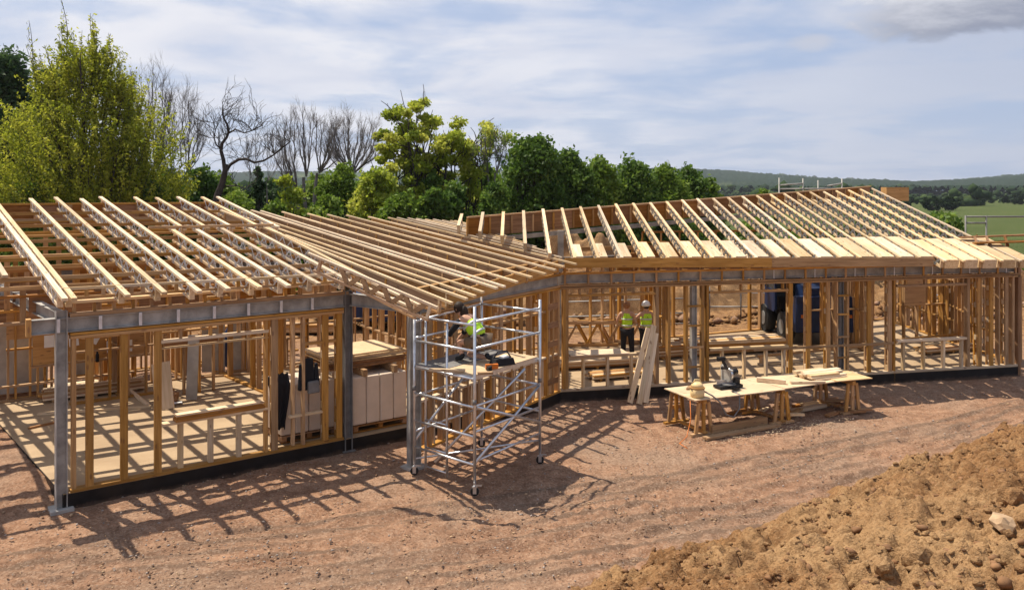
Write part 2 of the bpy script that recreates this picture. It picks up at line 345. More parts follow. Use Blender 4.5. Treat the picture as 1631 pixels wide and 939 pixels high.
# ------------------------------------------------------------------ ground
def heap_s(x, y):   # distance in front of the foot of the near soil bank (towards the camera and right)
    s = (x - 1.35) * .583 + (y - 10.75) * -.812; return s + .55 * vnoise(x / 2.1, y / 2.1, 91) + .25 * vnoise(x / .7, y / .7, 92)
def heap_h(s): t = np.clip(s, 0, None); return 2.55 * (1 - np.exp(-t / 4.2))
def build_ground():
    xs = lines(-13.5, 15.5, .045, (-4200, 4200)); ys = lines(6.5, 22, .045, (-600, 6500)); nx, ny = len(xs), len(ys)
    X, Y = np.meshgrid(xs, ys); near = np.clip(1 - np.maximum(np.abs(X) - 20, 0) / 40, 0, 1) * np.clip(1 - np.maximum(Y - 30, 0) / 40, 0, 1)
    h = fbm(X, Y, 3.2, 3, 3) * .05
    th = .42; ua = X * math.cos(th) + Y * math.sin(th); va = -X * math.sin(th) + Y * math.cos(th)
    vw = va + .9 * np.sin(ua * .16) + .35 * vnoise(ua / 3, va / 3, 44)
    band = np.exp(-((vw - 13.1) / .45) ** 2) + np.exp(-((vw - 11.5) / .5) ** 2) + .8 * np.exp(-((vw - 9.5) / .5) ** 2) + .7 * np.exp(-((vw - 8.0) / .35) ** 2)
    rid = 1 - np.abs(fbm(ua / 3.5, vw, .32, 3, 8) * 2)                       # tyre ruts drawn out along the track
    h += (rid - .8) * .06 * (.4 + band)
    lump = clods(X, Y, .22, 21, .9) * .42 * np.clip(fbm(X, Y, 1.6, 3, 30) * 2 + .55, 0, 1)
    lump += clods(X, Y, .11, 22, .9) * .55 * np.clip(fbm(X, Y, .9, 2, 31) * 2 + .7, 0, 1)
    h -= band * .03
    h += .014 * np.sin(vw * 15 + 1.5 * vnoise(ua / 2.5, vw, 45)) * np.clip((vw - 7.2) / .8, 0, 1) * np.clip((13.9 - vw) / .5, 0, 1)
    nearwall = np.clip((vw - 12.4) / 1.2, 0, 1)
    lump = lump * (1 - .55 * nearwall)
    h += lump * .8 * (1 - .45 * np.clip(band, 0, 1)) + fbm(X, Y, .17, 2, 12) * .032 * (1 - .4 * nearwall) * np.clip(.6 + fbm(X, Y, 2.2, 2, 33) * 2, .15, 1.2)
    h = h * near - .02
    dg = -((X - A.x) * g1.y - (Y - A.y) * g1.x); al = (X - A.x) * g1.x + (Y - A.y) * g1.y; h += .235 * np.clip(1 - np.maximum(dg - .25, 0) / 2.2, 0, 1) * (dg > -.12) * np.clip((al - .3) / 1.0, 0, 1) * np.clip((dg + .12) / .1, 0, 1)
    gy = np.clip((Y - 44 + 3 * vnoise(X / 5, Y / 5, 5)) / 4, 0, 1); gx = np.clip((X - 24 + (Y - 30) * .1) / 5, 0, 1); gl = np.clip((-X - 30) / 5, 0, 1)
    grass = np.maximum(np.maximum(gy, gl), gx * (Y > 20)); strp = .5 + .5 * np.sin(vw * 15 + 1.5 * vnoise(ua / 2.5, vw, 45)); zone = np.clip((vw - 7.2) / .8, 0, 1) * np.clip((13.9 - vw) / .5, 0, 1); rut = np.clip(zone * (np.clip(strp - .60, 0, 1) * 3.2 + np.clip(rid - .86, 0, 1) * 3) * np.clip(.7 + 2.2 * vnoise(ua / 1.7, vw / .6, 46), 0, 1.2) + band * .25, 0, .85) * near
    h = np.where(grass > .5, h * 0 - .02, h)
    V = np.stack([X, Y, h], -1).reshape(-1, 3); i = np.arange(nx * ny).reshape(ny, nx)
    Q = np.stack([i[:-1, :-1], i[:-1, 1:], i[1:, 1:], i[1:, :-1]], -1).reshape(-1, 4)
    ochre = np.clip((Y - 25.5 + 2 * vnoise(X / 4, Y / 4, 6)) / 5, 0, 1) * (grass < .9)
    rawmesh('ground', V, Q, M['soil'], smooth=True, attr={'grass': grass, 'rut': rut, 'ochre': ochre}, kind='structure')
build_ground()
BANK = {}
def bank_z(x, y):
    dx, dy = x - 1.35, y - 10.75; ia = np.clip(((dx * .812 + dy * .583 + 9) / .035).astype(int), 0, BANK['na'] - 1); ib = np.clip(((dx * .583 - dy * .812 + .9) / .035).astype(int), 0, BANK['nb'] - 1)
    return BANK['h'][ib, ia]
def build_bank():
    a = np.arange(-9, 15, .035); b = np.arange(-.9, 9.0, .035); Aa, Bb = np.meshgrid(a, b)
    X = 1.35 + .812 * Aa + .583 * Bb; Y = 10.75 + .583 * Aa - .812 * Bb; s = heap_s(X, Y)
    big = np.clip(fbm(X, Y, 2.5, 2, 60) * 2 + .55, .15, 1); fade = np.clip((s + .35) / .8, 0, 1)
    rough = fbm(X, Y, 1.1, 5, 50, .55) * .28 + clods(X, Y, .62, 51) * .62 * big + clods(X + 3 + .1 * fbm(X, Y, .2, 2, 58), Y + .1 * fbm(X, Y, .2, 2, 59), .30, 52) * .85 + clods(X, Y + 3, .16, 53, .95) * 1.0 + clods(X, Y, .09, 54, .95) * .9
    rough += (.5 - np.abs(fbm(X, Y, .5, 3, 56))) * .24 + (.5 - np.abs(fbm(X, Y, .2, 3, 57))) * .20 + RNG.normal(0, .012, X.shape)
    h = heap_h(s) + rough * (.12 + .88 * fade) * .64 - .08 - np.clip(-s, 0, 1) * .45
    V = np.stack([X, Y, h], -1).reshape(-1, 3); i = np.arange(h.size).reshape(h.shape)
    Q = np.stack([i[:-1, :-1], i[1:, :-1], i[1:, 1:], i[:-1, 1:]], -1).reshape(-1, 4)
    BANK.update(h=h, na=len(a), nb=len(b))
    keep = (V[Q[:, 0], 2] > -.12) | (V[Q[:, 2], 2] > -.12)
    rawmesh('soil_bank', V, Q[keep], M['heap'], kind='structure')
build_bank()
def height_at(x, y):
    return max(0, float(bank_z(np.array([x]), np.array([y]))[0]))
def icos():
    bm = bmesh.new(); bmesh.ops.create_icosphere(bm, subdivisions=1, radius=1); v = np.array([q.co[:] for q in bm.verts]); f = np.array([[q.index for q in p.verts] for p in bm.faces]); bm.free(); return v, f
IV0, IF0 = icos()
OV = np.array([(1, 0, 0), (0, 1, 0), (-1, 0, 0), (0, -1, 0), (0, 0, 1), (0, 0, -1)], float); OF = np.array([(0, 1, 4), (1, 2, 4), (2, 3, 4), (3, 0, 4), (1, 0, 5), (2, 1, 5), (3, 2, 5), (0, 3, 5)])
def scatter(name, pts, sizes, mat, flat=.7, kind='stuff', parent=None, jit=.25, low=False, **kw):
    IV, IF = (OV, OF) if low else (IV0, IF0); n = len(pts); k = len(IV); r = RNG.uniform(1 - jit, 1 + jit, (n, k, 1)); an = RNG.uniform(0, 6.28, n); c, s = np.cos(an), np.sin(an)
    v = IV[None] * r * np.stack([sizes * RNG.uniform(.7, 1.4, n), sizes * RNG.uniform(.6, 1.1, n), sizes * flat * RNG.uniform(.6, 1.1, n)], -1)[:, None, :]
    x = v[..., 0] * c[:, None] - v[..., 1] * s[:, None]; y = v[..., 0] * s[:, None] + v[..., 1] * c[:, None]
    V = (np.stack([x, y, v[..., 2]], -1) + np.asarray(pts)[:, None, :]).reshape(-1, 3)
    Fa = (IF[None] + (np.arange(n) * k)[:, None, None]).reshape(-1, 3)
    return rawmesh(name, V, Fa, mat, parent, attr={'tint': np.repeat(RNG.random(n), k)}, kind=kind, **kw)
def clod_cover():
    n = 60000; x = RNG.uniform(-2, 13, n); y = RNG.uniform(4.5, 19, n); s = heap_s(x, y); k = (s > -.3) & (RNG.random(n) < np.clip(s * 1.5 + .3, 0, 1)) & (y > 3 + x * .2) & (vnoise(x / .9, y / .9, 95) + vnoise(x / .35, y / .35, 96) * .7 > RNG.uniform(-.8, .5, n)); x, y, s = x[k], y[k], s[k]
    sz = .011 + .05 * RNG.random(len(x)) ** 4
    for q, mt in enumerate(('heap', 'dark_soil', 'heap')):
        w = np.arange(len(x)) % 3 == q; sm_ = w & (sz < .026); bg = w & (sz >= .026)
        for ww, lo in ((sm_, True), (bg, False)): scatter('clods', np.stack([x[ww], y[ww], bank_z(x[ww], y[ww]) + sz[ww] * .1], -1), sz[ww], M[mt], jit=.38, low=lo)
    n = 24000; y = 7 + 14 * RNG.random(n) ** 1.3; x = RNG.uniform(-1, 1, n) * (y * .72 + 1); k = (heap_s(x, y) < .3) & (vnoise(x / .8, y / .8, 99) + vnoise(x / .3, y / .3, 98) * .6 > RNG.uniform(-.7, .35, n)); x, y = x[k], y[k]; sz = .009 + .022 * RNG.random(len(x)) ** 3
    for q, (nm, mt) in enumerate((('gravel', 'rock'), ('gravel', 'soil'), ('gravel', 'grit'))):
        w = np.arange(len(x)) % 3 == q; scatter(nm, np.stack([x[w], y[w], .012 + sz[w] * .3], -1), sz[w], M[mt], jit=.4, low=True)
clod_cover()
def rock(px, py, sz, flat, label, mat='rock', seed=0):
    d = 9.
    for _ in range(30):
        p = D(px, py, d); e = p.z - (height_at(p.x, p.y) + sz * .3)
        d += e / max(.2, (py - HY) / FPX + .35)
    random.seed(seed); bm = bmesh.new(); bmesh.ops.create_icosphere(bm, subdivisions=2, radius=1)
    for v in bm.verts:
        q = v.co.copy(); f = 1 + .22 * math.sin(q.x * 5 + seed) * math.cos(q.y * 4 + seed * 2) + random.uniform(-.09, .09); v.co = Vector((q.x * sz * f, q.y * sz * .75 * f, q.z * sz * flat * f))
    me = bpy.data.meshes.new('rock'); bm.to_mesh(me); bm.free()
    link('rock', me, M[mat], None, Matrix.Translation((p.x, p.y, p.z)) @ Matrix.Rotation(seed * 1.3, 4, 'Z') @ Matrix.Rotation(.25, 4, 'X'), label=label, cat='rock', group='stones lying on the soil bank')
rock(1598, 834, .17, .5, 'broad pale slab of rock near the right edge of the soil bank', seed=1)
rock(1462, 890, .16, .9, 'upright angular yellowish lump at the bottom of the soil bank', 'heap', seed=2)
rock(1408, 902, .12, .75, 'rounded brown boulder left of the angular lump on the soil bank', 'heap', seed=3)
rock(1612, 792, .16, .8, 'large ochre clod above the broad pale slab on the soil bank', 'heap', seed=5)
random.seed(11)

# ------------------------------------------------------------------ slab and floor
g1 = Vector((-.66, .75, 0)).normalized()
def isect(p, d, q, e):
    det = d.x * -e.y + e.x * d.y; w = q - p; t = (w.x * -e.y + e.x * w.y) / det; return p + d * t
Q1 = isect(A, u1, Cc, Dd - Cc)
SLAB = [A + u1 * .02, Q1, Dd, Ff, Vector((14.2, 31.3, 0)), Vector((.5, 25.4, 0)), Vector((-3.6, 25.2, 0)), A + g1 * 7.4]
def slab():
    mb = MB(); n = len(SLAB); ctr = sum(SLAB, Vector()) / n
    for z0, z1, ins, mi in ((-.1, .243, .0, 0),):
        mb.add([Vector((p.x, p.y, z0)) for p in SLAB] + [Vector((p.x, p.y, z1)) for p in SLAB], [tuple(range(n))[::-1], tuple(range(n, 2 * n))] + [(i, (i + 1) % n, n + (i + 1) % n, n + i) for i in range(n)])
    mb.build('foundation_slab', M['dpm'], None, kind='structure')
    mb = MB(); pts = [p + (ctr - p).normalized() * .006 for p in SLAB]
    mb.add([Vector((p.x, p.y, .240)) for p in pts] + [Vector((p.x, p.y, .252)) for p in pts], [tuple(range(n))[::-1], tuple(range(n, 2 * n))] + [(i, (i + 1) % n, n + (i + 1) % n, n + i) for i in range(n)])
    mb.build('floor', M['floor'], None, kind='structure')
slab()

# ------------------------------------------------------------------ wall frames
class Wall:
    def __init__(s, a, b, thing, t=.14):
        s.a = Vector(a); s.b = Vector(b); s.L = (s.b - s.a).length; s.u = (s.b - s.a).normalized(); s.n = Vector((s.u.y, -s.u.x, 0)); s.th = thing; s.t = t; s.tw = .12
    def s_at(s, px):
        r = (px - 815.5) / FPX; return (r * s.a.y - s.a.x) / (s.u.x - r * s.u.y)
    def pt(s, q, z, off=0): p = s.a + s.u * q - s.n * off; return Vector((p.x, p.y, z))
    def z_at(s, px, py): p = s.a + s.u * s.s_at(px); return HC - (py - HY) * p.y / FPX
    def post(s, q, z0, z1, w=.045, d=.14, mat='timber', name='stud', off=None):
        off = s.t / 2 if off is None else off
        return beam(name, s.pt(q, z0, off), s.pt(q, z1, off), w if False else d, w, M[mat], s.th, up=s.u)
    def rail(s, q0, q1, z, h=.045, d=.14, mat='timber', name='plate', off=None):
        off = s.t / 2 if off is None else off
        return beam(name, s.pt(q0, z, off), s.pt(q1, z, off), d, h, M[mat], s.th)
    def twin(s, q, z0, z1, blocks=5, mat='timber'):
        """stud made of an outer and an inner post joined by spacer blocks"""
        o = s.post(q, z0, z1, s.tw, .05, mat, 'stud', .03)
        s.post(q - .005, z0, z1, .045, .045, mat, 'inner_stud', .185)
        for k in range(blocks):
            z = z0 + (z1 - z0) * (k + .5 + random.uniform(-.12, .12)) / blocks
            beam('spacer_block', s.pt(q - .012, z - .07, .105), s.pt(q - .012, z + .07, .105), .115, .05, M['pale'], s.th, up=s.u)
    def steel(s, q0, q1, z0=2.87, z1=3.12, off=.02, cleats=None, mat='steel', cm='web'):
        """I section along the wall: web set back between two flanges"""
        mb = MB(); h = z1 - z0
        R = Matrix((s.u, -s.n, Vector((0, 0, 1)))).transposed(); c = s.pt((q0 + q1) / 2, (z0 + z1) / 2, off + .07); L = q1 - q0
        mb.box((0, 0, 0), (L, .012, h - .03)); mb.box((0, 0, h / 2 - .0075), (L, .14, .015)); mb.box((0, 0, -h / 2 + .0075), (L, .14, .015))
        me = mb.mesh('steel_beam'); me.materials.append(M[mat]); mx = R.to_4x4(); mx.translation = c
        o = link('steel_beam', me, None, s.th, mx)
        if cleats:
            k = q0 + cleats * .6
            while k < q1 - .1:
                beam('cleat', s.pt(k, z0 + .01, off - .012), s.pt(k, z1 - .01, off - .012), .03, .05, M[cm], o, up=s.u); k += cleats
        return o
    def hcolumn(s, q, z0, z1, off=.07, sz=.2, mat='steel', ang=0):
        mb = MB(); L = z1 - z0; mb.box((0, 0, 0), (L, .014, sz - .03)); mb.box((0, 0, sz / 2 - .0075), (L, sz, .015)); mb.box((0, 0, -sz / 2 + .0075), (L, sz, .015))
        me = mb.mesh('steel_column'); me.materials.append(M[mat])
        R = frame((0, 0, 1), (s.u * math.cos(ang) + s.n * math.sin(ang)))
        x = Vector((0, 0, 1)); y = (s.n * math.cos(ang) - s.u * math.sin(ang)); z = x.cross(y); R = Matrix((x, y, z)).transposed(); mx = R.to_4x4(); mx.translation = s.pt(q, (z0 + z1) / 2, off)
        o = link('steel_column', me, None, s.th, mx)
        beam('base_plate', s.pt(q, z0, off), s.pt(q, z0 + .02, off), sz + .1, sz + .1, M[mat], o, up=s.u); return o
ZP = 2.82
left = empty('timber_frame_wing', A, 'left wing of the timber frame building with silver webbed joists on its open roof', 'building', 'wings of the timber frame building')
mid = empty('timber_frame_wing', Cc, 'middle wing of the timber frame building with close brown joists, behind the scaffold tower', 'building', 'wings of the timber frame building')
right = empty('timber_frame_wing', Dd, 'long right wing of the timber frame building with pale rafters fanning above its fascia', 'building', 'wings of the timber frame building')

def wall_left():
    w = Wall(A, B, left); q = w.s_at
    w.hcolumn(.0, -.02, 3.24, .05, .17, 'steel'); beam('column_foot', w.pt(0, -.05, .05), w.pt(0, .035, .05), .34, .34, M['concrete'], left, up=w.u)
    w.hcolumn(w.L, .0, 3.2, .05, .16, 'dark_steel')
    s0 = q(112); w.rail(s0, w.L - .1, .275, .05, .16, name='bottom_plate'); w.rail(s0, w.L - .1, 2.79, .05, .16, name='top_plate'); w.rail(s0, w.L - .1, 2.845, .04, .16, name='top_plate')
    w.steel(-.42, w.L - .08, 2.88, 3.12, .0, .62)
    beam('beam_end_block', w.pt(-.46, 2.86, .07), w.pt(-.46, 3.14, .07), .16, .07, M['timber'], left, up=w.u)
    w.rail(.12, w.L, 3.155, .06, .16, name='wall_plate', mat='timber'); w.rail(.12, w.L, 3.36, .045, .14, name='wall_plate', mat='pale', off=.10)
    k = .2
    while k < w.L: w.post(k, 3.185, 3.337, .045, .09, 'timber', 'short_stud', .12); k += .3
    w.post(q(118), .3, 2.765, .07, .10)
    for px in (143, 198, 252): w.twin(q(px), .3, 2.765)
    # window opening
    zs = w.z_at(340, 664); a, b = q(257), q(428); zh = 2.56
    w.rail(a, b, zs, .04, .18, 'pale', 'sill'); w.rail(a, b, zh, .05, .14, 'pale', 'header'); w.rail(a, b, zh - .14 + .02, .02, .12, 'pale', 'header')
    for px in (289, 337, 382): w.post(q(px), .3, zs - .02, .085, .09, 'pale', 'cripple_stud')
    for px in (289, 337, 382): w.post(q(px), zh + .025, 2.765, .045, .09, 'timber', 'cripple_stud')
    w.twin(q(438), .3, 2.765); w.post(q(425), .3, 2.765, .045, .14)
    for px in (470, 484): w.post(q(px), .3, 2.765, .05, .10, off=.12 if px == 470 else .05)
    for px in (519, 541): w.twin(q(px), .3, 2.765)
    w.rail(q(463), q(516), w.z_at(490, 660), .035, .12, 'pale', 'nogging')
    w.rail(q(484), q(541), w.z_at(515, 545), .05, .1, 'timber', 'nogging')
    # gable steel beam going back from the corner
    gb = A + g1 * 9; wg = Wall(A, gb, left); wg.steel(.1, 9, 3.0, 3.22, -.07, None)
    # beam between the two front columns
    wb = Wall(B, Cc, left); wb.steel(.05, wb.L, 2.90, 3.14, -.02, None)
    return w
WL = wall_left()
def pile_on_sill():
    w = WL; e = empty('plank_bundle', w.pt(w.s_at(350), 1, .05), 'bundle of planks lying on the window sill of the left wing', 'planks')
    zs = w.z_at(340, 664) + .022
    for k, (a, b, dz, off, h) in enumerate([(279, 422, .0, .05, .045), (281, 418, .047, .06, .045), (280, 421, .094, .04, .03)]):
        beam('plank', w.pt(w.s_at(a), zs + dz + h / 2, off), w.pt(w.s_at(b), zs + dz + h / 2, off + .03), .2 - .02 * k, h, M['brown'] if k < 2 else M['pale'], e)
pile_on_sill()

def wall_mid():
    w = Wall(Cc, Dd, mid); q = w.s_at
    w.hcolumn(.05, -.02, 3.2, .08, .22, 'steel', .6); beam('column_foot', w.pt(0.05, -.05, .08), w.pt(0.05, .03, .08), .36, .36, M['concrete'], mid, up=w.u)
    a = .18; w.rail(a, w.L, .275, .05, .14, name='bottom_plate'); w.rail(a, w.L, 2.79, .05, .14, name='top_plate'); w.rail(a, w.L, 2.845, .04, .14, name='top_plate')
    w.steel(.1, w.L - .05, 2.88, 3.10, .0, None); w.rail(a, w.L, 3.13, .06, .16, name='wall_plate')
    # timber-faced slab edge runs out to the corner column
    k = .45; i = 0
    while k < w.L - .3:
        if i % 2 == 0: w.twin(k, .3, 2.765, 4)
        else: w.post(k, .3, 2.765, .045, .14)
        w.post(k + .16, .3, 1.18, .04, .09, 'pale', 'cripple_stud'); k += .42; i += 1
    w.rail(a, w.L, 1.2, .045, .12, 'pale', 'nogging'); w.rail(a, w.L, 2.3, .045, .10, 'timber', 'nogging')
    for px in (872, 881, 890): w.post(q(px), .3, 2.765, .07, .16)
    for z in (.6, 1.0, 1.5, 1.95, 2.4): w.rail(q(872), q(888), z, .14, .02, 'brown', 'spacer_block', -.012)
    k = .3
    while k < w.L: w.post(k, 3.16, 3.30 + .05 * k, .045, .09, 'timber', 'short_stud', .10); k += .4
    beam('wall_plate', w.pt(.1, 3.325, .1), w.pt(w.L, 3.52, .1), .12, .045, M['timber'], mid)
wall_mid()
FZ = lambda t: 3.6 - .18 * t
PF0 = Vector((1.5, 19.5, 3.6)); PF1 = Vector((11.5, 21.8, 3.42))
def wall_right():
    w = Wall(Dd, Ff, right); q = w.s_at; w.tw = .11
    e = w.L; w.rail(.02, e, .28, .06, .14, 'pale', 'bottom_plate'); w.rail(.0, e, 2.79, .05, .16, 'timber', 'top_plate'); w.rail(.0, e, 2.85, .04, .16, 'timber', 'top_plate')
    w.steel(.05, e, 2.90, 3.12, .05, None, 'steel'); w.rail(0, e, 3.15, .05, .16, 'timber', 'wall_plate'); w.rail(0, e, 3.30, .04, .14, 'timber', 'wall_plate')
    k = .12; i = 0
    while k < e:
        w.post(k, 2.87, 3.125, .05, .03, 'timber', 'beam_batten', .025); w.post(k, 3.175, 3.28, .05, .09, 'timber', 'short_stud', .08)
        if i % 2 and k > 5: w.post(k + .28, 2.90, 3.12, .02, .02, 'web', 'cleat', .03)
        k += .6; i += 1
    # corner group
    for px in (899, 903.5): w.post(q(px), .31, 2.765, .07, .14)
    def opening(p0, p1, ysill, yhead, crip, jambs=True):
        a, b = q(p0), q(p1); pm = (p0 + p1) / 2; zs = w.z_at(pm, ysill); zh = w.z_at(pm, yhead)
        w.rail(a, b, zs, .06, .16, 'pale', 'sill'); w.rail(a, b, zh, .06, .14, 'timber', 'header')
        for px in crip: w.post(q(px), .31, zs - .03, .06, .10, 'pale', 'cripple_stud')
        k = a + .3
        while k < b: w.post(k, zh + .03, 2.765, .045, .09, 'timber', 'cripple_stud'); k += .6
        return zs
    zz = opening(906, 1044, 566, 469, (930, 969, 1007)); beam('sill_board', w.pt(q(908), zz + .05, .22), w.pt(q(1000), zz + .05, .22), .62, .03, M['ply'], right)
    for px, ww in ((1047, .09), (1066, .08), (1080, .04)): w.post(q(px), .31, 2.765, ww, .14) if px != 1080 else None
    w.post(q(1094), .31, 2.765, .07, .14); w.hcolumn(q(1107), .25, 2.9, .10, .14, 'steel'); w.post(q(1120), .31, 2.765, .07, .14); w.post(q(1127.5), .31, 2.765, .07, .14)
    for z in (.7, 1.2, 1.75, 2.25): w.rail(q(1094), q(1120), z, .05, .03, 'timber', 'nogging', -.008)
    opening(1131, 1256, 554, 464, (1152, 1187, 1222, 1250))
    w.twin(q(1260), .31, 2.765)
    for px in (1288, 1320): w.twin(q(px), .31, 2.765)
    w.hcolumn(q(1342), .25, 2.9, .10, .13, 'dark_steel'); w.post(q(1334), .31, 2.765, .04, .14); w.post(q(1351), .31, 2.765, .06, .14)
    for z in (.75, 1.3, 1.9, 2.4): w.rail(q(1334), q(1352), z, .05, .03, 'timber', 'nogging', -.008)
    w.twin(q(1385), .31, 2.765); w.twin(q(1418), .18, 2.765, 5, 'timber'); w.post(q(1425), -.05, 2.765, .05, .14, 'timber')
    beam('nogging', w.pt(q(1200), w.z_at(1200, 557), .02), w.pt(q(1424), w.z_at(1424, 546), .02), .05, .06, M['timber'], right)
    opening(1430, 1540, 541, 454, (1441, 1473, 1505, 1534))
    w.post(q(1543), .31, 2.765, .09, .14)
    for px in (1560, 1580, 1604): w.twin(q(px), .31, 2.765)
    w.post(q(1563), .31, 2.765, .045, .14); w.post(q(1592), .31, 2.765, .045, .14)
    w.post(e - .03, .0, 3.1, .09, .16, 'brown'); w.post(e - .22, .31, 2.765, .07, .14)
    # gable return at the right end
    r = Wall(Vector((14.25, 31.2, 0)), Ff + Vector((0, .1, 0)), right); 
    for z, nm in ((.28, 'bottom_plate'), (2.79, 'top_plate'), (2.3, 'header'), (1.0, 'nogging')): r.rail(.1, r.L - .1, z, .05, .14, 'timber', nm)
    k = .3
    while k < r.L: r.twin(k, .31, 2.765, 4) if int(k * 10) % 2 else r.post(k, .31, 2.765); k += .45
    r.steel(.1, r.L - .1, 2.9, 3.12, .05)
    return w
WR = wall_right()

# ------------------------------------------------------------------ rear and inner walls
def frame_wall(a, b, th, z0=.25, z1=2.8, step=.6, openings=(), mat='timber', steel=True, up=None, noggin=True):
    w = Wall(a, b, th); w.rail(0, w.L, z0 + .025, .05, .14, mat, 'bottom_plate'); w.rail(0, w.L, z1 - .025, .05, .14, mat, 'top_plate'); k = .04
    while k < w.L:
        o = next((o for o in openings if o[0] < k < o[1]), None)
        if o is None: w.post(k, z0 + .05, z1 - .05, .045, .12, mat)
        elif o[2] > .5:
            w.post(k, z0 + .05, o[2] - .02, .045, .1, mat, 'cripple_stud')
        k += step
    for o in openings:
        for e in (o[0], o[1]): w.post(e, z0 + .05, z1 - .05, .08, .12, mat)
        if o[2] > .5: w.rail(o[0], o[1], o[2], .045, .14, mat, 'sill')
        w.rail(o[0], o[1], o[3], .05, .12, mat, 'header')
    if steel: w.steel(0, w.L, z1 + .06, z1 + .28, .0, None, 'dark_steel')
    return w
RL0 = A + g1 * 7.3 - u1 * 4.2; RL1 = A + g1 * 7.3 + u1 * 8.6
def rear_walls():
    w = frame_wall(RL0, RL1, left, openings=((.4, 1.6, 1.0, 2.3), (2.6, 3.6, 1.0, 2.3), (8.6, 10.2, .3, 2.35), (11., 12., 1., 2.3)))
    # sheathing boards on the inside face, with paper notices
    for a, b in ((52, 101), (102.5, 168), (169.5, 238)):
        qa, qb = w.s_at(a), w.s_at(b)
        beam('sheathing_board', w.pt(qa, 1.80, -.02), w.pt(qb, 1.80, -.02), .018, 1.5, M['osb'], left)
    for px, py, r in ((78, 543, .0), (117, 541, .1), (151, 537, -.5), (177, 551, .05), (203, 550, 0)):
        s = w.s_at(px); z = w.z_at(px, py); R = Matrix((w.u, w.n, Vector((0, 0, -1)))).transposed() @ Matrix.Rotation(r, 3, 'Y'); mx = R.to_4x4(); mx.translation = w.pt(s, z, -.033)
        link('paper_notice', boxmesh(.21, .003, .29, M['paper']), None, left, mx)
    for px in (60, 90, 140, 160, 190, 215): w.post(w.s_at(px), .3, 1.04, .045, .12, 'timber', 'cripple_stud', .0)
    w.rail(w.s_at(50), w.s_at(238), 1.02, .045, .14, 'timber', 'nogging', .0)
    w.rail(w.s_at(-10), w.s_at(238), .62, .045, .10, 'timber', 'nogging', .0)
    # dark upstand of the rear slab
    beam('membrane_strip', w.pt(-.5, .13, -.06), w.pt(w.s_at(245), .13, -.06), .03, .22, M['dpm'], left)
    # middle rear wall
    frame_wall(RL1, Vector((.6, 25.2, 0)), mid, openings=((.9, 2.6, .3, 2.3),))
    # partitions within the left wing
    p0 = P(272, 632, .25); p1 = P(333, 628, .25); w2 = Wall(p0 - u1 * .1, p0 + u1 * 1.05, left)
    for k in (0, .42, .78, 1.12): w2.post(k, .26, 1.62 if k else 1.75, .05, .11, 'timber')
    w2.rail(-.05, 1.2, 1.52, .12, .04, 'brown', 'header', -.01); w2.rail(-.3, 1.2, 1.80, .05, .12, 'timber', 'top_plate')
    # inner wall between left and middle wings
    p = P(462, 640, .25); frame_wall(p + g1 * -.3, p + g1 * 5.5, left, openings=((2.2, 3.6, .3, 2.2),), steel=False)
    # rear wall of right wing with wide openings
    R0, R1 = Vector((.5, 25.3, 0)), Vector((14.2, 31.2, 0))
    w = frame_wall(R0, R1, right, step=.6, openings=((.5, 3.0, .0, 2.45), (3.3, 4.8, .0, 2.45), (5.4, 8.6, .0, 2.5), (11.2, 14.4, .75, 2.45)))
    # inner partition seen between the windows
    a = P(1365, 548, .25); frame_wall(a, a + Vector((-.15, 3.4, 0)), right, steel=False)
    beam('sheathing_board', a + Vector((-.22, -.1, .85)), a + Vector((.45, .05, .85)), .018, 1.4, M['osb'], right)
    a = P(930, 552, .25); frame_wall(a + Vector((.2, 0, 0)), a + Vector((1.5, .5, 0)), right, steel=False, step=.42)
    def inner(th, px, py, du, dv, st=.5, sheet=None, z1=2.8):
        a = P(px, py, .25); v = Vector((dv[0], dv[1], 0)); w = frame_wall(a, a + v * du, th, step=st, steel=False, z1=z1); w.rail(0, w.L, 1.45, .045, .09, 'timber', 'nogging')
        if sheet: beam('sheathing_board', w.pt(w.L * sheet[0], sheet[2], -.02), w.pt(w.L * sheet[1], sheet[2], -.02), .018, sheet[3], M['osb'], th)
        return w
    inner(right, 1392, 566, 3.2, (.1, 1), .45); inner(right, 1545, 561, 3.6, (.25, .97), .4); inner(right, 1440, 545, 2.2, (1, .25), .5, (.0, .35, 2.0, 1.1)); inner(right, 1062, 572, 2.6, (-.1, 1), .5, (.3, .8, 2.1, 1.0))
    inner(right, 905, 560, 3.2, (-.3, 1), .4); inner(right, 1290, 556, 1.6, (1, .2), .4)
    inner(mid, 700, 640, 4.5, (-.55, .83), .5, (.2, .5, 1.9, 1.2)); inner(mid, 790, 600, 4.0, (-.5, .86), .45); inner(mid, 640, 590, 3.2, (.9, .3), .45, (.5, .9, 2.1, 1.2)); inner(mid, 560, 575, 3.0, (.8, .6), .45)
    inner(left, 112, 646, 2.3, (.8, .59), .4, (.1, .55, 2.2, .9)); inner(left, 205, 634, 2.6, (-.66, .75), .4); inner(left, 300, 600, 2.0, (-.66, .75), .45)
    inner(left, 10, 640, 3.0, (.8, .59), .45, (.0, .4, 2.2, 1.0)); inner(left, 395, 596, 2.8, (.8, .59), .5, (.5, .9, 2.1, 1.0))
    # second wing standing behind the left one
    o = n1 * -2.6; w = Wall(RL0 + o, RL1 + o, left); frame_wall(RL0 + o, RL1 + o, left, z0=.1, step=.45)
    for k, (f0, f1) in enumerate(((.05, .17), (.18, .30), (.36, .48), (.55, .66))): beam('sheathing_board', w.pt(w.L * f0, 1.75, .16), w.pt(w.L * f1, 1.75, .16), .018, 2.0, M['osb' if k % 2 else 'brown'], left)
    # low inner frames lying over the floor of the right wing
    a = P(1210, 583, .25); b = P(1430, 560, .25); w = Wall(a, b, right)
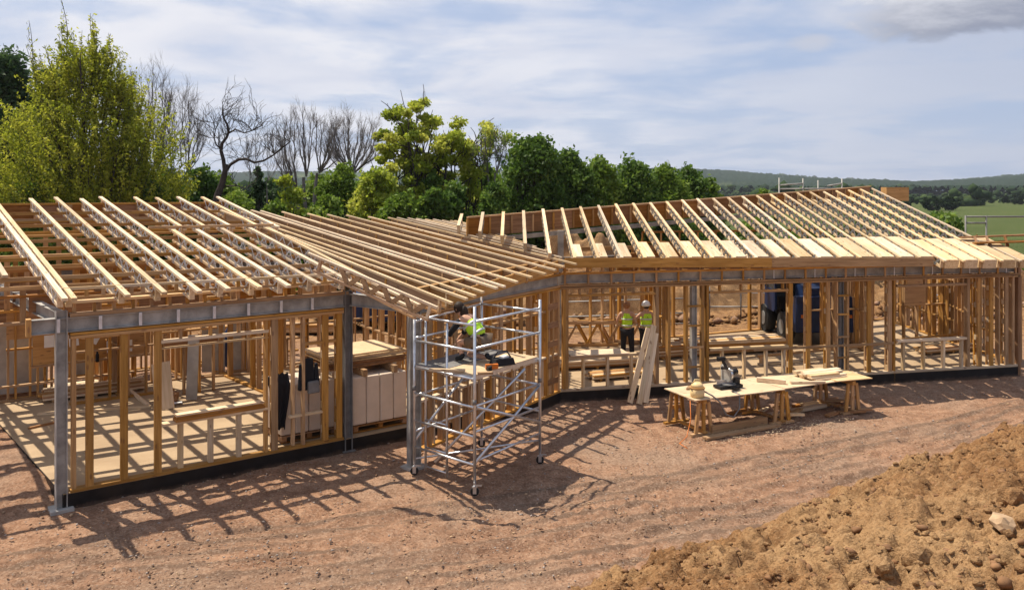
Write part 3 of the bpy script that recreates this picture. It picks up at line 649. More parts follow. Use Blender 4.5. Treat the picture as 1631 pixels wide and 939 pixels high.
    w.rail(0, w.L, .52, .06, .06, 'timber', 'nogging'); w.rail(0, w.L, .3, .06, .06, 'pale', 'nogging')
    k = .1
    while k < w.L: w.post(k, .3, .5, .08, .05, 'timber', 'block'); k += .8
    b2 = P(1540, 548, .25); w = Wall(b, b2, right); w.rail(0, w.L, .6, .06, .06, 'timber', 'nogging')
rear_walls()

# ------------------------------------------------------------------ joists
def joist(th, lo, hi, depth=.25, style='metal', top='pale', side='brown', cw=.085, ch=.045, tail=.35, bay=.45, nm='joist'):
    """open web joist from lo (tip, top surface) to hi; local X runs up the slope"""
    lo, hi = Vector(lo), Vector(hi); L = (hi - lo).length; R = frame(hi - lo); mx = R.to_4x4(); mx.translation = lo
    mb = MB(); mb.box((L / 2, 0, -ch / 2), (L, cw, ch), mi=0)
    if depth > .1:
        mb.box(((L + tail) / 2 - .1, 0, -depth + ch / 2), (L - tail - .2, cw, ch), mi=1)
        mb.box((tail + .03, 0, -depth / 2), (.045, cw * .96, depth - 2 * ch - .002), mi=0); mb.box((L - .3, 0, -depth / 2), (.045, cw * .96, depth - 2 * ch - .002), mi=1)
    me = mb.mesh(nm); me.materials.append(M[top]); me.materials.append(M[side if style != 'metal' else top])
    o = link(nm, me, None, th, mx)
    if style == 'metal' or style == 'wood':
        wb = MB(); x = tail + .1; z0, z1 = -depth + ch * .6, -ch * .6
        if style == 'metal':
            for sgn in (-1, 1):
                x = tail + .08
                while x + bay < L - .3:
                    y = sgn * (cw / 2 + .003); ww = .034 if th == left else .07; wb.bar((x, y, z1), (x + bay / 2, y, z0), .004, ww, (0, 0, 1)); wb.bar((x + bay / 2, y, z0), (x + bay, y, z1), .004, ww, (0, 0, 1))
                    wb.box((x + bay / 2, y, z0 - .005), (.12, .004, .045)); x += bay
            m2 = M['web'] if th == left else M['dark_steel']
        else:
            while x + bay < L - .3:
                wb.bar((x, 0, z1), (x + bay / 2, 0, z0), .05, .075); wb.bar((x + bay / 2, 0, z0), (x + bay, 0, z1), .05, .075); x += bay
            m2 = M['timber']
        me = wb.mesh('web'); me.materials.append(m2); link('metal_web' if style == 'metal' else 'timber_web', me, None, o, mx, kind='stuff')
    elif style == 'solid':
        me = MB().box(((L + tail) / 2 - .1, 0, -depth / 2), (L - tail - .2, .024, depth - 2 * ch - .001)).mesh('web_board'); me.materials.append(M[side]); link('web_board', me, None, o, mx)
        x = tail + 1.0 + random.random() * .8; sb = MB()
        while x < L - .4: sb.box((x, 0, -depth / 2), (.05, cw * .9, depth - 2 * ch - .001)); x += 1.2
        me = sb.mesh('stiffener'); me.materials.append(M['timber']); link('stiffener', me, None, o, mx, kind='stuff')
    return o
def roof_left():
    dr = Vector((-.634, .773, .169)); tips = [(122, 474), (206, 469), (265.5, 468), (316, 462), (367, 460), (418, 457), (464, 455), (506, 451), (551, 446), (591, 446)]
    T = [P(x, y, 3.5) for x, y in tips]
    t0, t9 = T[1], T[9]; e = (t9 - t0).normalized()                          # eaves line through the tips
    T = [t0 + e * (t - t0).dot(e) for t in T]
    T.insert(0, T[0] - e * .16)
    for i, t in enumerate(T):
        t = t + Vector((random.uniform(-.03, .03), random.uniform(-.03, .03), random.uniform(-.008, .008)))
        L = 9.0 + random.uniform(-.12, .12)
        if i == 0: joist(left, t, t + dr * L, cw=.088); continue
        if i <= 5: joist(left, t, t + dr * L, cw=.088)
        else:
            m = 5.0; joist(left, t, t + dr * m, cw=.088); off = e * .27
            joist(left, t + off + dr * (m - .02), t + off + dr * L, tail=.1)
    for s in (.75, 1.5):      # rafters of the far left, running out of the frame
        t = T[1] - e * s; joist(left, t + dr * 1.6, t + dr * 9.0)
    # strongbacks and noggings crossing under the joists
    for d in (1.7, 3.1, 4.6, 6.1, 7.5):
        for dz in (-.08, -.235):
            p = T[1] + dr * d - e * 1.7; q = T[-1] + dr * d + e * .3
            beam('strongback', p + Vector((0, 0, dz - .03)), q + Vector((0, 0, dz - .03)), .045, .07, M['timber'], left)
    p = T[6] + dr * 5.03 - e * .5; q = T[-1] + dr * 5.03 + e * .2
    beam('trimmer', p + Vector((0, 0, .03)), q + Vector((0, 0, .03)), .09, .05, M['timber'], left)
    # eaves blocking standing on the wall plate, and the panel closing the high end
    for i in range(len(T) - 1):
        p = T[i] + dr * .62; q = T[i + 1] + dr * .62; zz = -.02
        beam('eaves_blocking', p + Vector((0, 0, zz)), q + Vector((0, 0, zz)), .045, .045, M['pale'], left)
        beam('eaves_blocking', p + Vector((0, 0, -.17)), q + Vector((0, 0, -.17)), .045, .045, M['timber'], left)
        for f in (.35, .68): c = p.lerp(q, f); beam('block', c + Vector((0, 0, -.15)), c + Vector((0, 0, -.04)), .045, .06, M['timber'], left, up=e)
    for d in (2.3, 4.1, 5.9, 7.4):
        p = T[1] + dr * d - e * 2.2; q = T[-1] + dr * d + e * .1; zt = p.z - .27; eu = Vector((e.x, e.y, 0)).normalized(); n = int((q - p).length / .6)
        for z, h in ((2.84, .05), (zt - .02, .05), (zt - .30, .045)): beam('spandrel_plate', Vector((p.x, p.y, z)), Vector((q.x, q.y, z + (q.z - p.z) * (z > 3))), .12, h, M['timber' if h > .046 else 'brown'], left)
        for k in range(n + 1): c = p.lerp(q, k / n); beam('spandrel_stud', Vector((c.x, c.y, 2.865)), Vector((c.x, c.y, c.z - .315)), .045, .10, M['timber'], left, up=eu)
        for k in range(0, n, 3): c = p.lerp(q, (k + .1) / n); c2 = p.lerp(q, min(1, (k + 1.9) / n)); beam('spandrel_board', Vector((c.x, c.y + .06, 3.12)), Vector((c2.x, c2.y + .06, 3.12)), .018, .42, M['brown'], left)
    a = T[1] + dr * 8.75 - e * 3; b = T[-1] + dr * 8.75 + e * .5; n = 11
    for i in range(n):
        p = a.lerp(b, i / n) + e * .01; q = a.lerp(b, (i + 1) / n) - e * .01; beam('gable_board', p + Vector((0, 0, -.40)), q + Vector((0, 0, -.40)), .02, .52, M['brown'], left)
        beam('gable_stud', p + Vector((0, -.05, -.66)), p + Vector((0, -.05, -.14)), .05, .07, M['timber'], left, up=e)
    beam('high_plate', a + Vector((0, 0, -.12)), b + Vector((0, 0, -.12)), .12, .045, M['timber'], left)
    # short timber frame resting on the eaves by the second column
    return T, dr, e
TL, DRL, EL_ = roof_left()
E0 = P(744, 474.5, 3.25); E1 = P(918, 419, 3.5); DM = Vector((-9.75, 26.35, 4.63)) - E0; DM.normalize()
NM = (E1 - E0).cross(DM).normalized()
def onmid(px, py):
    v = Vector(((px - 815.5) / FPX, 1, -(py - HY) / FPX)); c = Vector((0, 0, HC)); return c + v * (NM.dot(E0 - c) / NM.dot(v))
RM0, RM1 = Vector((-9.75, 26.35, 0)), Vector((-2.3, 26.1, 0))
def roof_mid():
    tips = [(744, 474.5), (757, 470), (770, 464), (792, 457.6), (804, 455), (824, 447), (847, 440), (869, 435), (885, 429), (898, 423), (918, 419), (895, 409), (872, 399), (854, 392), (836, 385), (820, 378), (803, 372), (787, 366), (771, 361)]
    for i, (x, y) in enumerate(tips):
        t = onmid(x, y); d2 = Vector((DM.x, DM.y, 0)); e = isect(Vector((t.x, t.y, 0)), d2, RM0, RM1 - RM0); L = (Vector((e.x, e.y, 0)) - Vector((t.x, t.y, 0))).length / d2.length + random.uniform(-.1, .15)
        joist(mid, t + Vector((0, 0, random.uniform(-.008, .008))), t + DM * L, .33, 'solid', 'pale', 'side_timber', cw=.058, ch=.04, tail=.62 if i < 11 else .05) if i < 11 else joist(mid, t, t + DM * L, .16, 'solid', 'pale', 'side_timber', cw=.05, ch=.035, tail=.02)
    # short joists between the left wing's last joist and the beam over the open corner
    for lo, hi, st in ((P(697, 488, 3.25), P(697, 488, 3.25).lerp(P(400, 363, 4.5), .67), 'wood'), (P(720, 481, 3.25), P(352, 334, 4.7), 'solid'), (P(668, 484, 3.22), P(556, 430, 3.62), 'wood'), (P(652, 486, 3.22), P(541, 438, 3.5), 'none')):
        joist(mid, lo, hi, .30 if st != 'none' else .08, st, 'pale', 'side_timber', cw=.06, ch=.04, tail=.3 if st == 'solid' else .1)
    for f in (.4, .62, .82):
        p = E0 + DM * (13.5 * f); q = onmid(771 + (918 - 771) * (1 - f) * 1.0, 361 + 58 * (1 - f)) - DM * 0.1
        beam('strongback', p + Vector((0, 0, -.30)), q + Vector((0, 0, -.30)), .045, .08, M['timber'], mid)
    # high end panel
    beam('gable_board', Vector((-9.6, 26.3, 4.25)), Vector((-2.4, 26.0, 3.95)), .02, .45, M['brown'], mid)
    beam('eaves_blocking', E0 + DM * .66 + Vector((0, 0, -.18)), E1 + DM * .66 + Vector((0, 0, -.18)), .03, .26, M['timber'], mid)
roof_mid()
def roof_right():
    e = (PF1 - PF0); L = e.length; e = e / L; dr = Vector((-.004, 1, .216))
    R0, R1 = Vector((1.5, 24.5, 4.67)), Vector((13.5, 31.1, 5.40))
    for i in range(-5, 22):
        if i >= 17: t = PF0 + e * (.6 * i) + Vector((0, 0, -.02)) + dr * -.25
        else: t = PF0 + e * (.598 * i)
        k = (t.x - R0.x) / (R1.x - R0.x); top = R0.lerp(R1, k) if False else None
        yr = R0.y + (R1.y - R0.y) * k; Lr = (yr - t.y); hi = Vector((t.x, yr, t.z + .216 * Lr)) + dr * random.uniform(-.05, .12)
        if i < 0:   # cut off where the middle roof meets them
            ye = {-1: 404, -2: 388, -3: 376, -4: 368, -5: 359}[i]
            for s in range(90):
                p = t + dr * (s * .07)
                if HY + FPX * (HC - p.z) / p.y < ye: break
            t = p
            joist(right, t, hi, .25, 'metal', 'pale', tail=.05); continue
        o = joist(right, t, hi, .25, 'metal', 'pale', cw=.075, tail=.15)
        tw_ = min(.36, .17 + .016 * i); tl = 1.1 + .055 * i + random.uniform(-.04, .04)
        R = frame(dr); mx = R.to_4x4(); mx.translation = t
        me = MB().box((tl / 2 + .082, -.042 - tw_ / 2, -.122), (tl, tw_, .236)).mesh('rafter_tail'); me.materials.append(M['pale']); link('rafter_tail', me, None, o, mx)
    # fascia: two boards end to end
    up = Vector((0, 0, -.13)); out = Vector((.1, -.035, 0)) * 0 + Vector((0, -.035, 0)); j = PF0 + e * 5.2
    beam('fascia_board', PF0 - e * .25 + up + out, j - e * .002 + up + out, .03, .23, M['timber'], right)
    beam('fascia_board', j + e * .002 + up + out, PF0 + e * 9.95 + up + out, .03, .23, M['timber'], right)
    # rear parapet panels and the steel under them
    n = 24; a = R0 + (R0 - R1) * .23; b = R1 + (R1 - R0) * .02
    for k in range(n):
        p = a.lerp(b, k / n); q = a.lerp(b, (k + 1) / n); d = (q - p).normalized(); p2 = p + d * .01; q2 = q - d * .01
        beam('parapet_board', p2 + Vector((0, .1, -.36)), q2 + Vector((0, .1, -.36)), .02, .55, M['brown'], right)
        beam('parapet_stud', p + Vector((0, .06, -.62)), p + Vector((0, .06, -.12)), .05, .05, M['timber'], right, up=d)
    beam('parapet_plate', a + Vector((0, .09, -.07)), b + Vector((0, .09, -.07)), .12, .045, M['timber'], right)
    beam('parapet_beam', a + Vector((0, .0, -.74)), b + Vector((0, .0, -.74)), .12, .12, M['steel'], right)
    p = D(893, 372, 23.4); beam('steel_column', Vector((p.x, p.y, .25)), Vector((p.x, p.y, 4.05)), .16, .16, M['steel'], right)
    for z in (3.5, 3.15): beam('strongback', Vector((2.0, 23.6, z)), Vector((13.5, 28.2, z)), .06, .12, M['timber'], right)
    k = 0
    while k < 11: c = Vector((2.0, 23.6, 0)).lerp(Vector((13.5, 28.2, 0)), k / 11.); beam('short_stud', c + Vector((0, 0, 3.2)), c + Vector((0, 0, 3.45)), .05, .05, M['timber'], right); k += .5
    for yo, zo in ((1.6, 3.62), (2.7, 3.8), (3.9, 4.05), (5.2, 4.3)):
        a1 = Vector((2.3 + yo * .35, 20.6 + yo, 0)); b1 = Vector((13.4, 22.9 + yo, 0)); n = int((b1 - a1).length / .6)
        for z, mt in ((2.9, 'timber'), (zo - .42, 'brown')): beam('strongback', a1 + Vector((0, 0, z)), b1 + Vector((0, 0, z)), .09, .06, M[mt], right)
        for k in range(n + 1): c = a1.lerp(b1, k / n); beam('spandrel_stud', c + Vector((0, 0, 2.93)), c + Vector((0, 0, zo - .45)), .045, .09, M['timber'], right)
        for k in range(0, n - 1): c = a1.lerp(b1, (k + .06) / n); c2 = a1.lerp(b1, (k + .94) / n); beam('spandrel_board', c + Vector((0, .06, 3.16)), c2 + Vector((0, .06, 3.16)), .018, .44, M['brown'], right)
    # raised box at the far right of the high edge
    p = D(1424, 309, 33.); beam('rear_panel', p + Vector((-.42, 0, 0)), p + Vector((.48, 0, 0)), .5, .55, M['osb'], right)
roof_right()
print('objects after building', len(bpy.data.objects))
# ------------------------------------------------------------------ hills, valley, hedgerows
def hill_mat():
    m, N, L, b = material('hill_pasture', 1); ge = N.new('ShaderNodeNewGeometry'); v = ge.outputs['Position']
    at = N.new('ShaderNodeAttribute'); at.attribute_name = 'wood'
    n = nnoise(N, L, v, .012, 6, .65); vo = N.new('ShaderNodeTexVoronoi'); vo.inputs['Scale'].default_value = .0042; L.new(v, vo.inputs['Vector'])
    f = nmix(N, L, nramp(N, L, vo.outputs['Color'], .25, .8), (.045, .072, .032), (.085, .10, .045)); f = nmix(N, L, nramp(N, L, n, .4, .7, 0, .6), f, (.055, .075, .03))
    col = nmix(N, L, at.outputs['Fac'], f, (.018, .032, .018)); L.new(col, b.inputs['Base Color']); b.inputs['Specular IOR Level'].default_value = 0; return m
def hills():
    az = np.radians(np.arange(-62, 62, .12)); rr = 700 * (1.018 ** np.arange(0, 96)); Az, R = np.meshgrid(az, rr); X = R * np.sin(Az); Y = R * np.cos(Az); px = 815.5 + FPX * np.tan(Az)
    pts = [(-1500, 268), (-300, 272), (100, 276), (400, 279), (700, 277), (1000, 273), (1115, 275), (1200, 279), (1300, 285), (1400, 290), (1460, 293), (1500, 291), (1560, 287), (1631, 280), (1750, 272), (2300, 262), (4000, 262)]
    yy = np.interp(px, [p[0] for p in pts], [p[1] for p in pts]); Rh = 2700.; top = 5.2 + (303 - yy) * (Rh * np.cos(Az)) / FPX
    t = np.clip((R - 900) / (Rh - 900), 0, 1); t = t * t * (3 - 2 * t); back = np.clip((R - Rh) / 900, 0, 1)
    h = top * t * (1 - .6 * back) + fbm(X, Y, 500, 4, 70) * 26 * t * (1 - t) * 2 + fbm(X, Y, 60, 4, 71) * 2.0 * t
    wd = np.clip((fbm(X, Y * .5, 330, 5, 77) + .10 + .25 * (1 - t)) * 8, 0, 1) * np.clip((.93 - t) * 8, 0, 1)
    wd = np.maximum(wd, np.clip((fbm(X, Y, 40, 2, 79) - .28) * 12, 0, 1) * (t < .93)); h = h + wd * (5 + 5 * RNG.random(h.shape)) - .5
    V = np.stack([X, Y, h], -1).reshape(-1, 3); i = np.arange(h.size).reshape(h.shape); Q = np.stack([i[:-1, :-1], i[:-1, 1:], i[1:, 1:], i[1:, :-1]], -1).reshape(-1, 4)
    rawmesh('hills', V, Q, hill_mat(), smooth=True, attr={'wood': wd}, kind='structure')
    # tree clumps along the crest
    p = []
    for a, b, n in ((1236, 1290, 60), (1345, 1362, 14), (1462, 1500, 40), (1515, 1600, 50), (1110, 1640, 40)):
        for q in RNG.uniform(a, b, n):
            yq = np.interp(q, [z[0] for z in pts], [z[1] for z in pts]); d = 2660 + RNG.uniform(-30, 30); hgt = RNG.uniform(0, 9); c = D(q, yq, d); p.append((c.x, c.y, c.z + hgt * .5 + 1))
    scatter('ridge_trees', np.array(p), RNG.uniform(5, 9, len(p)), M['far_leaf'], .8)
hills()
def hedgerows():
    p = []; s = []
    for k in range(40):
        d = 130 * 1.055 ** k + RNG.uniform(-10, 10); x0 = RNG.uniform(-.5, .4); ln = RNG.uniform(.2, .7)
        if d < 230: continue
        n = int(ln * d / 2.6)
        for i in range(n):
            a = x0 + ln * i / n; sz = (1.3 + 1.6 * RNG.random() ** 2 + (3.2 if RNG.random() < .10 else 0)) * (1 if d < 600 else 1.5); [(p.append((d * a + RNG.normal(0, sz * .6), d + .25 * d * a + RNG.normal(0, sz * .6), abs(sz * RNG.uniform(.1, 1.1)))), s.append(sz * RNG.uniform(.3, .55))) for _ in range(5)]
    scatter('hedgerow', np.array(p), np.array(s), M['far_leaf'], .85, jit=.3)
hedgerows()

# ------------------------------------------------------------------ trees
def leaves(name, pts, size, mat, parent, up=.3, tint=None, asp=.55, **kw):
    """one small folded quad per leaf cluster"""
    n = len(pts); a = RNG.normal(size=(n, 3)); a[:, 2] = a[:, 2] * .8 + up; a /= np.linalg.norm(a, axis=1)[:, None]; b = RNG.normal(size=(n, 3)); b -= a * (a * b).sum(1)[:, None]; b /= np.linalg.norm(b, axis=1)[:, None]; c = np.cross(a, b)
    s = size * RNG.uniform(.6, 1.4, n)[:, None]
    V = np.stack([pts - b * s - a * s * .15, pts - c * s * asp, pts + b * s - a * s * .15, pts + c * s * asp], 1).reshape(-1, 3)
    tint = RNG.random(n) if tint is None else np.clip(tint + RNG.normal(0, .14, n), 0, 1)
    return rawmesh(name, V, np.arange(4 * n).reshape(n, 4), mat, parent, attr={'tint': np.repeat(tint, 4)}, **kw)
def ball_pts(c, r, n, shell=.55):
    d = RNG.normal(size=(n, 3)); d /= np.linalg.norm(d, axis=1)[:, None]; q = (shell + (1 - shell) * RNG.random(n)) [:, None]; q = np.where(RNG.random((n, 1)) < .2, RNG.random((n, 1)), q); return np.asarray(c) + d * q * np.asarray(r)
class Tubes:
    def __init__(s, n=4): s.V = []; s.Q = []; s.k = 0; s.n = n
    def add(s, pts, rad, n=None):
        n = n or s.n; pts = np.asarray(pts, float); rad = np.asarray(rad, float); t = np.gradient(pts, axis=0); t /= np.linalg.norm(t, axis=1)[:, None] + 1e-9
        a = np.cross(t, np.array([.31, .9, .11])); a /= np.linalg.norm(a, axis=1)[:, None] + 1e-9; b = np.cross(t, a); an = np.arange(n) * 2 * math.pi / n
        v = pts[:, None] + (a[:, None] * np.cos(an)[None, :, None] + b[:, None] * np.sin(an)[None, :, None]) * rad[:, None, None]
        i = np.arange(len(pts) * n).reshape(len(pts), n) + s.k; j = np.roll(i, -1, 1); s.Q.append(np.stack([i[:-1], j[:-1], j[1:], i[1:]], -1).reshape(-1, 4)); s.V.append(v.reshape(-1, 3)); s.k += len(pts) * n
    def build(s, name, mat, parent, **kw): return rawmesh(name, np.concatenate(s.V), np.concatenate(s.Q), mat, parent, smooth=True, **kw)
def grow(T, p, d, L, r, depth, wander=.18, spread=.6, upw=.25, kids=(2, 4), tips=None, shrink=.68, minr=.006, segs=6, collect=None, sparse=0):
    pts = [np.array(p, float)]; d = np.array(d, float); d /= np.linalg.norm(d)
    for i in range(segs):
        d = d + RNG.normal(0, wander, 3) + np.array([0, 0, upw * .25]); d /= np.linalg.norm(d); pts.append(pts[-1] + d * L / segs)
    rad = np.linspace(r, max(r * .55, minr), len(pts)); T.add(pts, rad, 6 if r > .06 else (4 if r > .02 else 3))
    if tips is not None and depth <= 1: tips.extend(pts[2:])
    if depth == 0: return
    for k in range(RNG.integers(kids[0], kids[1] + 1)):
        f = RNG.uniform(.3, 1.0) if k else 1.0; j = min(int(f * segs), segs); e = pts[j]
        ax = RNG.normal(size=3); ax -= d * ax.dot(d); ax /= np.linalg.norm(ax) + 1e-9; dd = d * math.cos(spread) + ax * math.sin(spread) * RNG.uniform(.6, 1.2) + np.array([0, 0, upw])
        grow(T, e, dd, L * shrink * RNG.uniform(.75, 1.2), max(r * (.62 if k else .72), minr), depth - 1, wander, spread, upw, kids, tips, shrink, minr, max(3, segs - 1), None)
def tree_root(name, px, d, label, cat='tree', group=None):
    p = D(px, 303, d); p.z = 0; return empty(name, p, label, cat, group), np.array([p.x, p.y, 0])
def bare_tree(px, d, hgt, spreadpx, label, trunk=.16, stems=1, seed=1, spread=.5, wander=.14, upw=.3, depth=5, kids=(2, 4), mat='bark', lean=0, leafn=0, leafm=None, first=.36, shrink=.70, name='bare_tree'):
    global RNG
    RNG = np.random.default_rng(seed); e, b = tree_root(name, px, d, label, group='bare trees along the hedge' if name == 'bare_tree' else None); T = Tubes(); tips = []
    for s in range(stems):
        a = RNG.uniform(0, 6.28); dd = np.array([lean + (math.cos(a) * .22 if stems > 1 else 0), math.sin(a) * .1 if stems > 1 else 0, 1.])
        grow(T, b + np.array([math.cos(a), math.sin(a), 0]) * .15 * (stems > 1), dd, hgt * first, trunk, depth, wander, spread, upw, kids, tips, shrink, .011)
    T.V = [b + (v - b) * np.array([1, 1, 1]) for v in T.V]
    zmax = max(v[:, 2].max() for v in T.V); xs = np.concatenate([v[:, 0] for v in T.V]); w = np.percentile(xs, 99) - np.percentile(xs, 1); kz = hgt / zmax; kx = (spreadpx * d / FPX) / w; kx = min(max(kx, kz * .5), kz * 1.6)
    sc = np.array([kx, kx, kz]); T.V = [b + (v - b) * sc for v in T.V]; T.build('trunk', M[mat], e)
    if leafn:
        tp = b + (np.array(tips) - b) * sc; tp = tp[RNG.integers(0, len(tp), leafn)] + RNG.normal(0, .17, (leafn, 3)); leaves('crown', tp, .085, M[leafm], e)
    return e
def clump_tree(name, px, d, top, width, label, mat, blobs=40, n=14000, size=.16, base=.5, seed=1, shape=1.0, trunk=.25, flat=.8, blobr=.3, cat='tree', group=None, uneven=.25, limbs=True):
    """crown of many irregular leaf clumps held by limbs, filling a rough dome; top in photo y, width in photo px"""
    global RNG
    RNG = np.random.default_rng(seed); e, b = tree_root(name, px, d, label, cat, group); H_ = HC + (HY - top) * d / FPX; Wd = width * d / FPX / 2; T = Tubes(); P_ = []; Tn = []; cs = []; br = blobr * min(Wd, H_ * .4)
    for k in range(blobs):
        u = RNG.random() ** .8; w = (1 - u ** 3.2) ** .5 * (.75 + .25 * min(1, u * 4)); a = RNG.uniform(0, 6.2832); rr = RNG.random() ** .38; r = br * RNG.uniform(.5, 1.2) * (1 - .35 * u)
        c = b + np.array([math.cos(a) * rr * max(Wd * w - r * .6, 0), math.sin(a) * rr * max(Wd * w - r * .6, 0) * .8, 0]); c[2] = base + u * (H_ - base - r * .7); cs.append((c, r))
    tot = sum(r ** 2 for c, r in cs)
    for c, r in cs:
        m = int(n * r * r / tot) + 6; q = ball_pts(c, (r, r, r * flat), m, .5); q = q + (q - c) * fbm(q[:, 0] * 1.7 + 3, q[:, 2] * 1.7, .5 * r + .1, 3, 5)[:, None] * 1.3
        P_.append(q); Tn.append(np.full(m, RNG.uniform(.1, .75)))
        if limbs and RNG.random() < .7: T.add([b + np.array([0, 0, base]), b * .5 + c * .5 + RNG.normal(0, .12, 3), c], [trunk * .3, trunk * .2, .02], 4)
    T.add([b - np.array([0, 0, .2]), b + np.array([.05, 0, base * .6 + .1]), b + np.array([0, 0, base + (H_ - base) * .6])], [trunk, trunk * .8, trunk * .3], 7)
    leaves('crown', np.concatenate(P_), size, M[mat], e, tint=np.concatenate(Tn)); T.build('trunk', M['bark'], e); return e
def fan_tree(px, d, top, width, crown_y, stems, label, seed, mat='bark', nl=16, tw=11, tr=.16, name='bare_tree', leafn=0):
    """leafless tree: a few stems forking into limbs that curve up to a rounded head of fine twigs; crown_y = photo y where the head begins"""
    global RNG
    RNG = np.random.default_rng(seed); e, b = tree_root(name, px, d, label, group='bare trees along the hedge'); T = Tubes(); zt = HC + (HY - top) * d / FPX; zc = HC + (HY - crown_y) * d / FPX; Wd = width * d / FPX / 2; TP = []
    st = []
    for s in range(stems):
        a = (s - (stems - 1) / 2) / max(stems, 1) * 1.3; f = b + np.array([a * Wd * .8, RNG.uniform(-.5, .5), zc * RNG.uniform(.72, .95)]); g = b + np.array([a * .35, 0, 0]); q = [g + (f - g) * t + np.array([math.sin(t * 3.1 + s) * .16 * t, 0, .0]) + RNG.normal(0, .03, 3) for t in np.linspace(0, 1, 7)]; T.add(q, np.linspace(tr, tr * .5, 7), 7); st.append(f)
    ctr = b + np.array([0, 0, zc + (zt - zc) * .25])
    def limb(p0, p1, r0, r1, k=7, bow=.3):
        p0 = np.array(p0); p1 = np.array(p1); out = p1 - p0; h = np.array([out[0], out[1], 0]) * bow; L = np.linalg.norm(out); t = np.linspace(0, 1, k)[:, None]; q = p0 + out * t + h * np.sin(t * math.pi) * .6 + RNG.normal(0, .035 * L / 2, (k, 3)) * np.sin(t * math.pi) ; T.add(q, np.linspace(r0, r1, k) * (.8 if r0 > .03 else .62), 5 if r0 > .03 else 3); return q
    for k in range(nl):
        an = math.pi * (k + .5) / nl + RNG.normal(0, .08); x = math.cos(an) * Wd * RNG.uniform(.7, .98); z = zc + math.sin(an) ** .7 * (zt - zc) * RNG.uniform(.72, .94); y = RNG.uniform(-1, 1) * Wd * .6; s0 = st[int(np.argmin([abs(q[0] - b[0] - x * .6) for q in st]))]
        q = limb(s0, b + np.array([x, y, z]), tr * .36, .016, 8)
        for j in range(tw):
            i = RNG.integers(2, 8); p = q[i]; L = RNG.uniform(.5, 1.25) * (zt - zc) / 3.6; dv = (q[min(i + 1, 7)] - q[max(i - 1, 0)]); dv /= np.linalg.norm(dv) + 1e-9; dv = dv + RNG.normal(0, .38, 3) + np.array([0, 0, .35]); dv /= np.linalg.norm(dv); w = limb(p, p + dv * L, .016, .008, 5, .1)
            for m in range(9):
                i2 = RNG.integers(1, 5); d3 = dv + RNG.normal(0, .45, 3) + np.array([0, 0, .2]); d3 /= np.linalg.norm(d3); z3 = limb(w[i2], w[i2] + d3 * L * RNG.uniform(.35, .65), .0085, .0045, 4, .1); TP.append(z3)
    T.build('trunk', M[mat], e)
    if leafn: tp = np.concatenate(TP); tp = tp[RNG.integers(0, len(tp), leafn)] + RNG.normal(0, .06, (leafn, 3)); leaves('crown', tp, .06, M['leaf_mid'], e)
    return e
